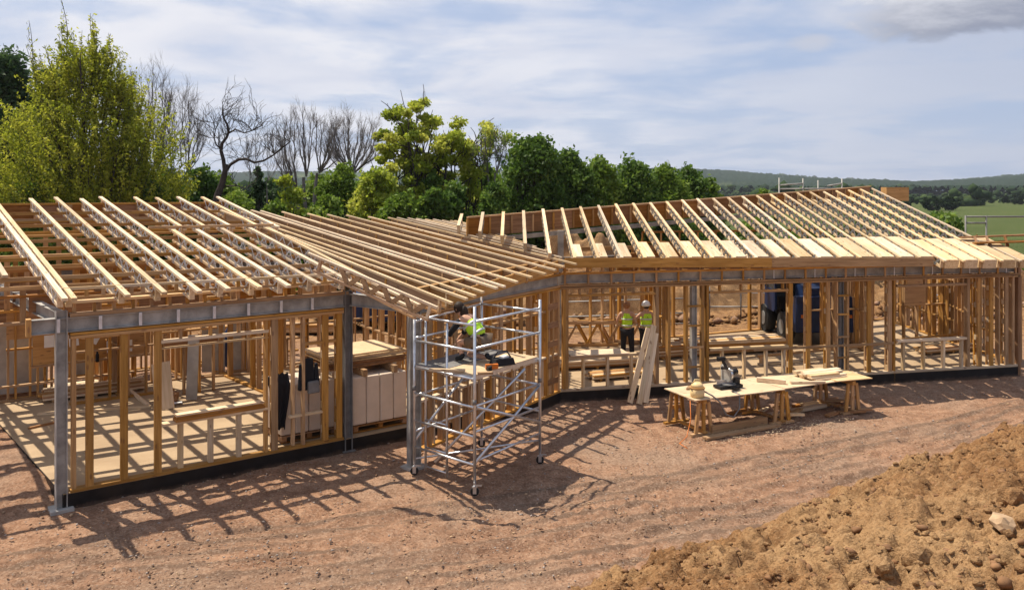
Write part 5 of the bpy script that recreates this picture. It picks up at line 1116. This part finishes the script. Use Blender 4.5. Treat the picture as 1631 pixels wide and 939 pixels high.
def soft(name, c, r, mat, label, cat, n=14, m=9, jit=.14, group=None, parent=None):
    """crumpled soft thing: lump with folds"""
    mb = MB(); mb.ball((0, 0, 0), r, n, m); v = [Vector(q) for q in mb.v]; mb.v = [tuple(q * (1 + jit * math.sin(q.x * 23 + q.z * 17) * math.cos(q.y * 19) + random.uniform(-jit, jit) * .5)) for q in v]; mb.sm = [True] * len(mb.sm)
    me = mb.mesh(name); me.materials.append(M[mat]); return link(name, me, None, parent, Matrix.Translation(c), label=label, cat=cat, group=group)
def deck_things():
    p = on_deck(800, 580); e = empty('tool_bag', p, 'open black tool bag lying on the scaffold platform', 'tool bag')
    mb = MB(); mb.box((p.x, p.y, p.z + .06), (.42, .24, .12), Matrix.Rotation(.5, 3, 'Z'), taper=.85); mb.build('bag', M['cloth'], e)
    MB().tube([p + Vector((-.15, -.05, .12)), p + Vector((-.08, -.02, .24)), p + Vector((.08, .05, .24)), p + Vector((.15, .08, .12))], .014, 6).build('handle', M['black'], e)
    MB().box((p.x + .03, p.y, p.z + .14), (.16, .10, .03), Matrix.Rotation(.9, 3, 'Z')).build('paper', M['paper'], e)
    p = on_deck(784, 588); e = empty('nail_gun', p, 'orange-handled tool lying beside the black tool bag on the platform', 'power tool')
    MB().bar(p + Vector((-.12, 0, .05)), p + Vector((.10, .05, .05)), .07, .08).build('motor_body', M['orange'], e); MB().bar(p + Vector((-.02, .02, .05)), p + Vector((-.05, -.12, .04)), .045, .05).build('handle', M['black'], e)
    MB().bar(p + Vector((-.08, -.14, .04)), p + Vector((-.02, -.10, .04)), .07, .07).build('battery', M['black'], e)
    p = on_deck(706, 592); beam('timber_offcut', p + Vector((-.25, .05, .03)), p + Vector((.38, -.02, .03)), .09, .04, M['pale'], None, label='short pale timber offcut on the left end of the scaffold platform', cat='timber offcut')
    p = on_deck(770, 598); beam('timber_offcut', p + Vector((-.1, .05, .03)), p + Vector((.16, .09, .03)), .09, .04, M['timber'], None, label='small brown timber offcut in front of the tool bag on the platform', cat='timber offcut')
deck_things()

# ------------------------------------------------------------------ saw bench
def bench():
    f0, f1 = P(1088, 640, .78), P(1313, 612, .78); bx = (f1 - f0).normalized(); bx.z = 0; bx.normalize(); by = Vector((-bx.y, bx.x, 0)); w = 1.15; R = frame(bx)
    e = empty('saw_bench', Vector((f0.x, f0.y, 0)), 'long trestle bench topped with plywood sheets in front of the right wing', 'work bench'); o = f0 + bx * .30; o.z = .78
    q = lambda x, y, z: o + bx * x + by * y + Vector((0, 0, z - .78))
    MB().box(q(1.22, w / 2, .775), (2.42, w, .018), R).build('plywood_sheet', M['ply'], e)
    R2 = frame(bx + by * .035); MB().box(q(3.55, w / 2 + .06, .777), (2.22, w * .95, .018), R2).build('plywood_sheet', M['ply'], e)
    MB().box(q(4.55, .50, .797), (1.0, 1.0, .018), frame(bx - by * .1)).build('plywood_sheet', M['ply'], e)
    for x in (.28, 2.4, 4.5):                                   # three trestles
        t = MB().box(q(x, w / 2, .72), (.09, 1.1, .09), R).build('trestle_beam', M['timber'], e)
        for y in (.08, w - .08):
            for s in (-1, 0, 1): beam('leg', q(x + s * .20, y, .06), q(x + s * .12, y, .70), .075, .045, M['timber'], e, up=by)
            beam('foot', q(x - .32, y, .03), q(x + .32, y, .03), .09, .05, M['timber'], e)
            beam('brace', q(x - .18, y + .05, .35), q(x + .18, y + .05, .35), .02, .09, M['timber'], e)
        beam('foot', q(x, .0, .075), q(x, w, .075), .09, .04, M['timber'], e)
    beam('ground_rail', q(.45, .02, .10), q(2.0, .10, .10), .045, .19, M['timber'], e); beam('ground_rail', q(.1, -.2, .03), q(2.2, -.05, .03), .15, .05, M['timber'], e); beam('ground_rail', q(2.5, .6, .05), q(4.3, .75, .05), .15, .07, M['pale'], e)
    # offcuts strewn underneath
    for k in range(22):
        x = random.uniform(.9, 4.9); y = random.uniform(.05, 1.1); a = random.uniform(-.5, .5); L = random.uniform(.18, .8); c = q(x, y, .05 + .05 * (k % 3)); dd = (bx * math.cos(a) + by * math.sin(a)) * L / 2 + Vector((0, 0, random.uniform(-.02, .02)))
        beam('timber_offcut', c - dd, c + dd, random.choice((.09, .12)), .045, M[random.choice(('timber', 'pale', 'brown'))], None, label='timber offcut strewn on the ground under the saw bench', cat='timber offcut', group='offcuts under the saw bench')
    # boards stacked on the right end
    for k in range(12):
        x0 = 3.55 + random.uniform(-.07, .07) ; lay = k // 4; y = .35 + (k % 4) * .16 + lay * .03; z = .815 + lay * .04; beam('board', q(x0, y, z), q(x0 + 1.05 + random.uniform(-.2, .1), y + random.uniform(-.04, .04), z), .145, .036, M['pale'], None, label='short pale board in the stack on the right end of the saw bench', cat='board', group='boards stacked on the saw bench')
    c = q(2.55, .62, .79); MB().bar(c + Vector((-.28, .1, .05)), c + Vector((.30, -.16, .05)), .09, .09).build('timber_block', M['pale'], None, label='square pale length of timber lying on the middle of the saw bench', cat='timber')
    c = q(3.35, .15, .80); MB().bar(c + Vector((-.5, 0, .02)), c + Vector((.3, .03, .02)), .09, .04).build('timber_strip', M['pale'], None, label='thin pale strip of timber along the front edge of the saw bench', cat='timber')
    MB().box(q(.55, .85, .805), (.28, .22, .04), frame(bx + by)).build('timber_block', M['timber'], None, label='flat brown block behind the vacuum cleaner on the saw bench', cat='timber')
    # drum vacuum
    v = q(.22, .22, .785); e2 = empty('drum_vacuum', v, 'cream drum vacuum cleaner standing on the left end of the saw bench', 'vacuum cleaner')
    MB().tube([v, v + Vector((0, 0, .04)), v + Vector((0, 0, .19))], [.135, .15, .155], 18).build('drum', M['cream'], e2); MB().tube([v + Vector((0, 0, .19)), v + Vector((0, 0, .215))], [.165, .165], 18).build('rim', M['timber'], e2)
    MB().tube([v + Vector((0, 0, .216)), v + Vector((0, 0, .27)), v + Vector((0, 0, .32))], [.14, .12, .07], 16).build('lid', M['cream'], e2); MB().tube([v + Vector((-.1, 0, .28)), v + Vector((-.05, 0, .37)), v + Vector((.05, 0, .37)), v + Vector((.1, 0, .28))], .013, 6).build('handle', M['cream'], e2)
    MB().tube([v + Vector((.15, 0, .12)), v + Vector((.3, -.08, .05)), q(.62, -.02, .70), q(.75, -.05, .42), q(.98, -.03, .33), q(1.15, -.02, .5), q(1.18, .02, .785), q(1.2, .3, .80)], .017, 7).build('hose', M['dark_steel'], e2)
    # mitre saw
    s = q(1.35, .62, .785); e3 = empty('mitre_saw', s, 'black and grey mitre saw on the saw bench', 'mitre saw'); mm = lambda nm, fn, mt: (lambda b: (fn(b), b.build(nm, M[mt], e3)))(MB())
    X = bx; Yv = by; U = Vector((0, 0, 1))
    mm('base', lambda b: (b.box(s + U * .045, (.62, .26, .06), R), b.box(s + U * .045 - Yv * .2, (.12, .26, .05), R)), 'black'); mm('turntable', lambda b: b.tube([s + U * .075, s + U * .095], .17, 20), 'dark_steel'); mm('fence', lambda b: b.box(s + U * .14 + Yv * .03, (.58, .02, .09), R), 'alu')
    mm('arm', lambda b: (b.bar(s + Yv * .16 + U * .08, s + Yv * .18 + U * .46, .10, .09, (1, 0, 0)), b.bar(s + Yv * .2 + U * .44, s - Yv * .12 + U * .36, .08, .10)), 'steel')
    mm('blade_guard', lambda b: b.tube([s - X * .02 + U * .30, s + X * .03 + U * .30], .15, 22), 'alu'); mm('blade', lambda b: b.tube([s - X * .035 + U * .27, s - X * .031 + U * .27], .135, 26), 'steel')
    mm('motor', lambda b: b.tube([s + X * .04 + U * .33, s + X * .24 + U * .35], .062, 14), 'black'); mm('handle', lambda b: b.bar(s - Yv * .12 - X * .1 + U * .47, s - Yv * .18 - X * .32 + U * .50, .05, .05), 'black'); mm('handle', lambda b: b.bar(s - X * .03 + U * .42, s - X * .16 + U * .64, .05, .05), 'black'); mm('laser_head', lambda b: b.box(s - X * .19 + U * .66, (.18, .10, .08), R), 'black'); mm('battery', lambda b: b.box(s + X * .22 + U * .14, (.13, .12, .14), R), 'black')
    # power cable hanging from the bench
    MB().tube([q(-.05, .1, .76), q(-.12, -.02, .4), q(-.35, -.2, .12), q(-.6, -.3, .04), q(-.62, -.6, .03)], .009, 6).build('cable', M['orange'], None, label='thin cable trailing from the left corner of the saw bench', cat='cable')
bench()
def sawdust():
    n = 900; x = RNG.normal(5.3, 1.3, n); y = 17.7 + .32 * (x - 5.3) + RNG.normal(0, .45, n); sz = .008 + .02 * RNG.random(n) ** 2
    scatter('wood_chips', np.stack([x, y, .03 + sz * .2], -1), sz, M['pale'], flat=.25, jit=.3, low=True)
sawdust()
def leaning():
    lab = ('outer left plank of the three leaning on the first opening of the right wing', 'middle plank of the three leaning on the first opening of the right wing', 'right plank of the three leaning on the first opening of the right wing')
    for k, (bx, by, tx, ty) in enumerate(((1003, 641, 1032, 522), (1018, 643, 1040, 518), (1028, 641, 1043, 530))):
        a = G(bx, by); a.z = .0; t = WR.a + WR.u * WR.s_at(tx) + WR.n * .05; z = HC - (ty - HY) * t.y / FPX; beam('leaning_plank', a + Vector((0, -.0, 0)), Vector((t.x, t.y, z)), .14, .045, M['pale'], None, up=(.3, -1, .2), label=lab[k], cat='plank', group='planks leaning on the right wing')
leaning()

# ------------------------------------------------------------------ stored materials
def pallet(c, ux, w, dpt, e):
    uy = Vector((-ux.y, ux.x, 0)); R = frame(ux)
    for k in range(7): MB().box(c + uy * (dpt * (k / 6 - .5) * .92) + Vector((0, 0, .135)), (w, .09, .02), R).build('deck_board', M['brown'], e)
    for s in (-1, 0, 1):
        MB().box(c + ux * (s * (w / 2 - .06)) + Vector((0, 0, .08)), (.10, dpt, .085), R).build('bearer', M['brown'], e)
    for s in (-1, 1): MB().box(c + uy * (s * (dpt / 2 - .05)) + Vector((0, 0, .02)), (w, .09, .02), R).build('bottom_board', M['brown'], e)
def packs():
    w1 = Wall(A, B, left); base = lambda px, off: w1.pt(w1.s_at(px), .255, off)
    for c, w, lb, yo in ((base(614, .75), 1.25, 'white-wrapped insulation packs on a pallet between the two front columns', 0), (base(506, .95), 1.15, 'white-wrapped insulation packs on a pallet behind the studs of the left wing', .1)):
        e = empty('pallet', c, 'wooden pallet under the ' + ('white packs between the two front columns' if yo == 0 else 'white packs behind the left wing studs'), 'pallet', 'pallets at the open corner'); pallet(c, u1, w, 1.1, e)
        g = empty('wrapped_packs', c + Vector((0, 0, .15)), lb, 'insulation packs', 'wrapped packs at the open corner'); R = frame(u1); n = 4
        for k in range(n):
            x = (k - (n - 1) / 2) * w / n; mb = MB(); mb.box(c + u1 * x + Vector((0, 0, .15 + .49)), (w / n - .012, 1.05, .97), R, taper=.985); o = mb.build('pack', M['wrap'], g)
            bv = o.modifiers.new('b', 'BEVEL'); bv.width = .025; bv.segments = 3
        if yo == 0:
            for s in (-.35, .35): MB().box(c + u1 * s + Vector((0, 0, 1.20)), (.09, 1.1, .14), R).build('bearer_timber', M['timber'], None, label=('left' if s < 0 else 'right') + ' brown bearer lying across the top of the white packs', cat='timber')
            st = empty('sheet_stack', c + Vector((0, 0, 1.27)), 'stack of plywood sheets on bearers on top of the white packs', 'plywood sheets')
            for k in range(8):
                a = random.uniform(-.03, .03) + (.04 if k > 5 else 0); off = u1 * random.uniform(-.04, .04) + n1 * random.uniform(-.05, .05)
                MB().box(c + off - n1 * .35 - u1 * .15 + Vector((0, 0, 1.29 + k * .035)), (1.75, 1.22, .03 if k != 4 else .02), frame(u1) @ Matrix.Rotation(a, 3, 'Z')).build('sheet', M['ply' if k > 3 else 'brown'], st)
    # jackets and cloth hanging on the studs
    p = w1.pt(w1.s_at(494), 1.95, .10); R_ = frame(u1); e = empty('jacket', p, 'black jacket hanging on the studs of the left wing', 'jacket')
    def hung(nm, boxes, mt, par, **kw):
        mb = MB()
        for c_, d_, t_ in boxes: mb.box(p + u1 * c_[0] + n1 * c_[1] + Vector((0, 0, c_[2])), d_, R_ @ Matrix.Rotation(random.uniform(-.08, .08), 3, 'Y'), 0, t_)
        o = mb.build(nm, M[mt], par, **kw); bv = o.modifiers.new('b', 'BEVEL'); bv.width = .03; bv.segments = 3; return o
    hung('jacket_body', (((0, 0, -.32), (.30, .11, .62), .62),), 'cloth', e); hung('sleeve', (((-.16, .02, -.36), (.10, .09, .52), .7),), 'cloth', e); hung('sleeve', (((.16, .03, -.34), (.10, .09, .46), .7),), 'cloth', e)
    hung('shoulder_bag', (((.06, .12, -.56), (.24, .10, .24), .9),), 'dark_steel', None, label='dark grey bag hanging in front of the black jacket on the studs', cat='bag')
    p = w1.pt(w1.s_at(456), 1.62, .34)
    mb = MB(); n, m = 14, 16; V = []
    for j in range(m):
        for i in range(n):
            x = (i / (n - 1) - .5) * (.46 - .016 * j); z = -j * .068 - .10 * abs(x) + .03 * math.sin(i * 2.1); yv = .06 * math.sin(i * 1.3 + j * .25) * (j / m) + (.18 * (1 - j / 3.) if j < 3 else 0); V.append(p + u1 * x - n1 * yv + Vector((0, 0, z)))
    mb.add(V, [(j * n + i, j * n + i + 1, (j + 1) * n + i + 1, (j + 1) * n + i) for j in range(m - 1) for i in range(n - 1)], smooth=True); o = mb.build('tarpaulin', M['cloth'], None, label='black tarpaulin draped over the end of the white packs behind the left wing', cat='tarpaulin'); sd = o.modifiers.new('s', 'SOLIDIFY'); sd.thickness = .012
packs()
def stacks():
    # timber stacks inside: label, photo point, ground level, size, count
    def stack(px, py, z, L, ang, rows, cols, label, mat=('pale', 'timber', 'brown'), w=.1, h=.045, nm='timber_stack'):
        c = P(px, py, z); ux = Vector((math.cos(ang), math.sin(ang), 0)); uy = Vector((-ux.y, ux.x, 0)); e = empty(nm, c, label, 'timber stack', 'timber stacks inside the frame')
        for k in (-1, 0, 1): beam('bearer', c + ux * (k * L * .4) - uy * (cols * w * .5) + Vector((0, 0, .03)), c + ux * (k * L * .4) + uy * (cols * w * .5) + Vector((0, 0, .03)), .07, .06, M['timber'], e)
        for r in range(rows):
            for q in range(cols):
                s = random.uniform(-.08, .08) * L * .5; a = c + uy * ((q - (cols - 1) / 2) * (w + .006)) + Vector((0, 0, .06 + h / 2 + r * (h + .002))); beam('board', a - ux * (L / 2) + ux * s, a + ux * (L / 2) + ux * s, w, h, M[random.choice(mat)], e)
    stack(40, 640, .02, 3.6, .62, 5, 5, 'stack of mixed timber at the far left in front of the rear wall')
    stack(150, 628, .26, 2.2, .62, 4, 5, 'timber stack below the sheathing boards of the rear wall')
    stack(945, 583, .255, 2.6, .25, 4, 7, 'timber stack in the first opening below the workers')
    stack(1165, 560, .255, 3.2, .25, 8, 8, 'high timber stack inside the second opening of the right wing')
    stack(1080, 567, .255, 1.6, .3, 7, 6, 'short timber stack behind the jamb studs of the right wing')
    stack(990, 600, .255, 1.8, .35, 2, 5, 'low timber stack on the floor beside the leaning planks')
    stack(440, 530, .0, 5.0, .1, 6, 8, 'long timber stack on the ground behind the left wing')
    stack(1510, 560, .255, 2.2, .35, 3, 4, 'low timber stack inside the rightmost opening')
    # loose trusses lying behind the workers
    for k, (px, py) in enumerate(((930, 552), (965, 549), (1000, 546))):
        c = P(px, py, .255); e = empty('roof_truss', c, ('leftmost', 'middle', 'rightmost')[k] + ' of the three short timber trusses propped behind the first opening', 'truss', 'trusses behind the first opening'); a = c + Vector((-.9, 0, 0)); b = c + Vector((1.1, .1, 0))
        for z in (.05, .75): beam('chord', a + Vector((0, 0, z)), b + Vector((0, 0, z)), .06, .09, M['timber'], e)
        for j in range(6): x0 = a.lerp(b, j / 6); x1 = a.lerp(b, (j + 1) / 6); z0, z1 = (.09, .71) if j % 2 else (.71, .09); beam('timber_web', x0 + Vector((0, 0, z0)), x1 + Vector((0, 0, z1)), .05, .06, M['timber'], e)
    # things on the left wing floor
    p = P(268, 640, .26); soft('debris_bag', p + Vector((0, 0, .13)), (.26, .2, .16), 'brown', 'crumpled brown bag on the floor of the left wing', 'bag', jit=.16)
    p = P(282, 643, .26); MB().box(p + Vector((0, 0, .03)), (.22, .16, .01), Matrix.Rotation(.4, 3, 'Z')).build('paper_sheet', M['paper'], None, label='white sheet of paper on the floor beside the brown bag', cat='paper')
    p = P(263, 652, .26); q = P(246, 560, .26); beam('leaning_board', p + Vector((0, 0, .0)), p + Vector((-.22, .28, 1.0)), .42, .02, M['ply'], None, up=(0, -1, .3), label='pale board leaning against the stud left of the window in the left wing', cat='board')
    p = P(305, 636, .26); beam('leaning_board', p, p + Vector((.0, .14, 1.5)), .26, .03, M['concrete'], None, up=(0, -1, .2), label='narrow grey board leaning inside the left wing partition', cat='board')
    a = P(205, 600, .26); beam('loose_timber', P(208, 622, .3), P(236, 645, .26), .09, .045, M['pale'], None, label='pale length of timber lying slantwise behind the left wing studs', cat='timber')
    beam('loose_timber', P(45, 682, .27), P(90, 672, .27), .06, .05, M['brown'], None, label='brown stick lying on the floor left of the front corner column', cat='timber')
    beam('loose_timber', P(60, 659, .28), P(240, 647, .28), .09, .045, M['pale'], None, label='long pale timber lying along the rear edge of the left wing floor', cat='timber')
    beam('loose_timber', P(270, 604, .27), P(440, 592, .27), .09, .06, M['timber'], None, label='long brown kerb timber across the floor beyond the left wing window', cat='timber')
    p = P(340, 592, .26); 
    for k, lb in ((0, 'left grey sheet panel standing beyond the window of the left wing'), (1, 'right grey sheet panel standing beyond the window of the left wing')): beam('grey_panel', p + Vector((k * .62, k * .2, .0)), p + Vector((k * .62, k * .2, 1.55)), .60, .04, M['concrete'], None, up=(.1, -1, 0), label=lb, cat='panel')
    for k, (px, py, lb) in enumerate(((18, 640, 'grey sheet panel behind the studs at the far left edge'), (140, 596, 'wide grey sheet panel standing behind the sheathing boards'))):
        p = P(px, py, .1); beam('grey_panel', p, p + Vector((0, .1, 1.9)), 1.5, .04, M['concrete'], None, up=(.5, -1, 0), label=lb, cat='panel')
    # gas bottles
    for k, px in enumerate((366, 374, 383)):
        p = P(px, 583, .26); e = empty('gas_bottle', p, ('left', 'middle', 'right')[k] + 'most dark blue gas bottle of the three beyond the window'.replace('middlemost', 'middle') if k != 1 else 'middle dark blue gas bottle of the three beyond the window', 'gas bottle', 'gas bottles in the left wing')
        MB().tube([p, p + Vector((0, 0, .1)), p + Vector((0, 0, .95)), p + Vector((0, 0, 1.08)), p + Vector((0, 0, 1.12))], [.13, .15, .15, .08, .03], 14).build('cylinder_body', M['blue'], e); MB().tube([p + Vector((0, 0, 1.12)), p + Vector((0, 0, 1.2))], .025, 8).build('valve', M['alu'], e)
    # workbench below the sheathing with flasks
    p = P(155, 584, .95)
    for k, lb in ((-.25, 'white flask standing on the rail below the paper notices'), (-.05, 'black flask standing on the rail below the paper notices')):
        q = p + Vector((k, .1, .10)); MB().tube([q, q + Vector((0, 0, .18)), q + Vector((0, 0, .21)), q + Vector((0, 0, .26))], [.04, .04, .022, .022], 10).build('flask', M['white_plastic'] if k < -.2 else M['black'], None, label=lb, cat='flask')
stacks()

# ------------------------------------------------------------------ vehicles and site behind
def loader():
    c = Vector(((1277 - 815.5) / FPX * 27.5, 28.6, .0)); c = Vector((9.72, 28.4, .255)) if False else Vector((9.7, 33.2, 0)); d = c.y
    s = 1.0; c = Vector(((1277 - 815.5) / FPX * 33.2, 33.2, 0)); c = Vector(((1277 - 815.5) / FPX * 27.8, 27.8, .255)); e = empty('site_loader', c, 'navy blue site loader standing inside the right wing', 'site loader'); q = lambda x, y, z: c + Vector((x, y, z))
    def bx(nm, a, dd, mt='blue', t=1, bev=.04): o = MB().box(q(*a), dd, None, 0, t).build(nm, M[mt], e); bv = o.modifiers.new('b', 'BEVEL'); bv.width = bev; bv.segments = 2; return o
    bx('chassis', (0, 0, .62), (1.35, 3.4, .45), 'black'); bx('engine_cover', (.30, -.9, 1.25), (1.3, 1.4, 1.1), 'blue', .95); bx('counterweight', (.05, -1.75, 1.0), (1.85, .35, 1.15), 'blue', .96)
    for sx in (-1, 1):
        for sy in (-1.0, .95): MB().tube([q(sx * .72, sy, .48), q(sx * 1.02, sy, .48)], .48, 22).build('wheel', M['rubber'], e); MB().tube([q(sx * 1.00, sy, .48), q(sx * 1.04, sy, .48)], .24, 16).build('rim', M['dark_steel'], e)
    for sx in (-.92, -.12):
        for sy in (-.1, 1.0): MB().bar(q(sx, sy, .9), q(sx, sy * .9, 2.25), .07, .07).build('cab_pillar', M['blue'], e)
    bx('cab_roof', (-.52, .42, 2.28), (.95, 1.3, .08)); bx('cab_door', (-.95, .45, 1.2), (.03, 1.0, .75)); bx('rear_window', (-.52, -.1, 1.75), (.74, .02, .8), 'glass', 1, .004); bx('side_window', (-.93, .45, 1.8), (.02, .9, .6), 'glass', 1, .004); bx('seat', (-.5, .3, 1.15), (.45, .45, .6), 'black')
    MB().bar(q(.45, -1.4, 2.0), q(.45, 1.5, 1.5), .3, .32).build('boom', M['blue'], e); bx('beacon', (-.5, -.05, 2.38), (.1, .1, .12), 'orange', 1, .02); bx('tail_light', (.85, -1.94, .95), (.12, .03, .1), 'orange', 1, .004); bx('tail_light', (-.65, -1.94, .95), (.12, .03, .1), 'orange', 1, .004)
loader()
def car():
    c = Vector(((600 - 815.5) / FPX * 31, 31.0, 0)); e = empty('parked_car', c, 'dark blue car parked behind the open corner of the building', 'car'); prof = [(-2.05, .35), (-2.1, .75), (-1.95, .95), (-1.35, 1.02), (-.75, 1.42), (.65, 1.45), (1.35, 1.05), (2.05, .92), (2.12, .6), (2.05, .32)]
    mb = MB(); n = len(prof); V = [c + Vector((x, -.82, z)) for x, z in prof] + [c + Vector((x, .82, z)) for x, z in prof]; mb.add(V, [tuple(range(n)), tuple(range(n, 2 * n))[::-1]] + [(i, (i + 1) % n, n + (i + 1) % n, n + i)[::-1] for i in range(n)]); o = mb.build('body', M['blue'], e); bv = o.modifiers.new('b', 'BEVEL'); bv.width = .08; bv.segments = 3
    for x in (-1.3, 1.3):
        for y in (-.80, .80): MB().tube([c + Vector((x, y - .1, .32)), c + Vector((x, y + .1, .32))], .32, 18).build('wheel', M['rubber'], e)
    for sg in (-1, 1): MB().add([c + Vector((x, sg * .835, z)) for x, z in ((-1.2, 1.03), (-.72, 1.36), (.6, 1.38), (1.15, 1.06))] + [c + Vector((x, sg * .80, z)) for x, z in ((-1.2, 1.03), (-.72, 1.36), (.6, 1.38), (1.15, 1.06))], [(0, 1, 2, 3), (4, 7, 6, 5), (0, 4, 5, 1), (1, 5, 6, 2), (2, 6, 7, 3), (3, 7, 4, 0)]).build('side_window', M['glass'], e)
car()
def site_rails():
    # scaffold guard rails behind the openings of the right wing
    def rail_set(name, pts, zs, label, r=.03, z0=0, up=1.3):
        e = empty(name, pts[0], label, 'guard rail', 'scaffold guard rails behind the building')
        for p in pts: MB().tube([Vector((p.x, p.y, z0)), Vector((p.x, p.y, z0 + up))], r, 6).build('post', M['dark_steel'], e)
        for z in zs: MB().tube([Vector((pts[0].x, pts[0].y, z)), Vector((pts[-1].x, pts[-1].y, z))], r * .9, 6).build('rail', M['steel'], e)
    g = lambda px, d: D(px, 303, d)
    rail_set('guard_rail', [Vector((g(900, 30).x, 30, 0)), Vector((g(985, 30.5).x, 30.5, 0)), Vector((g(1090, 31).x, 31, 0))], (.15, .55, 1.1), 'grey scaffold guard rail behind the two standing workers')
    rail_set('guard_rail', [Vector((g(1130, 33).x, 33, 0)), Vector((g(1180, 33).x, 33, 0)), Vector((g(1240, 33).x, 33, 0))], (.5, 1.05), 'dark scaffold guard rail seen through the second opening')
    e = empty('access_tower', Vector((g(1480, 36).x, 36, 0)), 'silver scaffold access tower seen through the rightmost window opening', 'scaffold tower')
    x0 = g(1468, 36).x
    for dx, dy in ((0, 0), (.62, 0), (0, 1.2), (.62, 1.2)): MB().tube([Vector((x0 + dx, 36 + dy, 0)), Vector((x0 + dx, 36 + dy, 3.2))], .027, 6).build('upright', M['alu'], e)
    for k in range(8): MB().tube([Vector((x0, 36, .3 + k * .38)), Vector((x0 + .62, 36, .3 + k * .38))], .02, 6).build('rung', M['alu'], e)
    for a, b in (((0, 0, .4), (.62, 0, 2.2)), ((.62, 0, .6), (2.6, -.6, .1)), ((-.4, 0, .1), (0, 0, 2.2))): MB().tube([Vector((x0 + a[0], 36 + a[1], a[2])), Vector((x0 + b[0], 36 + b[1], b[2]))], .02, 6).build('brace', M['alu'], e)
    p = g(1212, 31); MB().tube([Vector((p.x, 31, 0)), Vector((p.x, 31, 2.9))], .09, 12).build('pale_post', M['wrap'], None, label='pale round post standing behind the second opening', cat='post')
    # scaffold above the high edge of the right roof
    a = empty('edge_scaffold', Vector((g(1240, 36).x, 36, 0)), 'scaffold guard posts and rails showing above the high edge of the right roof', 'scaffold')
    for px, t in ((1241, 283), (1279, 284), (1303, 287), (1341, 284)): p = D(px, t, 36); MB().tube([Vector((p.x, 36, 0)), p], .03, 6).build('post', M['steel'], a)
    for p, q in (((1241, 295), (1279, 292)), ((1318, 296), (1341, 292)), ((1241, 301), (1345, 300))): MB().tube([D(p[0], p[1], 36), D(q[0], q[1], 36)], .03, 6).build('rail', M['steel'], a)
    # walkway rails right of the roof
    a = empty('edge_scaffold', Vector((g(1560, 24).x, 24, 0)), 'scaffold rails and two brown boards sticking out right of the roof end', 'scaffold')
    for px, t in ((1538, 343), (1571, 343), (1640, 343)): p = D(px, t, 27); MB().tube([Vector((p.x, 27, 0)), p], .03, 6).build('post', M['dark_steel'], a)
    for y in (345, 355): MB().tube([D(1538, y, 27), D(1640 if y == 345 else 1571, y, 27)], .028, 6).build('rail', M['dark_steel'], a)
    beam('scaffold_board', D(1530, 378, 23.9), D(1660, 373, 23.9), .22, .04, M['brown'], a); beam('scaffold_board', D(1552, 387, 23.5), D(1660, 384, 23.5), .22, .04, M['brown'], a)
    for px in (1552, 1571, 1600): MB().bar(D(px, 376, 23.75), D(px + 6, 392, 23.5), .05, .05).build('bearer', M['brown'], a)
    # field boundary fence
    e = empty('field_fence', Vector((30, 70, 0)), 'low post and rail fence crossing the meadow at the right', 'fence')
    for k in range(16): x = 34 + k * 3; MB().box((x, 74 + k * .5, .55), (.12, .12, 1.1)).build('post', M['brown'], e)
    for z in (.5, .95): MB().bar((34, 74, z), (79, 81.5, z), .04, .1).build('rail', M['brown'], e)
site_rails()
# ------------------------------------------------------------------ air
def haze():
    mb = MB().box((0, 1700, 145 - 3), (8300, 4500, 300)); o = mb.build('haze', bpy.data.materials.new('haze_air'), None, kind='stuff'); m = o.data.materials[0]; m.use_nodes = True; N = m.node_tree.nodes; N.clear()
    out = N.new('ShaderNodeOutputMaterial'); v = N.new('ShaderNodeVolumePrincipled'); v.inputs['Color'].default_value = (.80, .87, 1, 1); v.inputs['Density'].default_value = .00012; v.inputs['Anisotropy'].default_value = .2; m.node_tree.links.new(v.outputs[0], out.inputs['Volume'])
haze()
print('objects', len(bpy.data.objects), 'tris', sum(len(o.data.loop_triangles) if 0 else sum(max(1, len(p.vertices) - 2) for p in o.data.polygons[:1]) * len(o.data.polygons) for o in bpy.data.objects if o.type == 'MESH'))
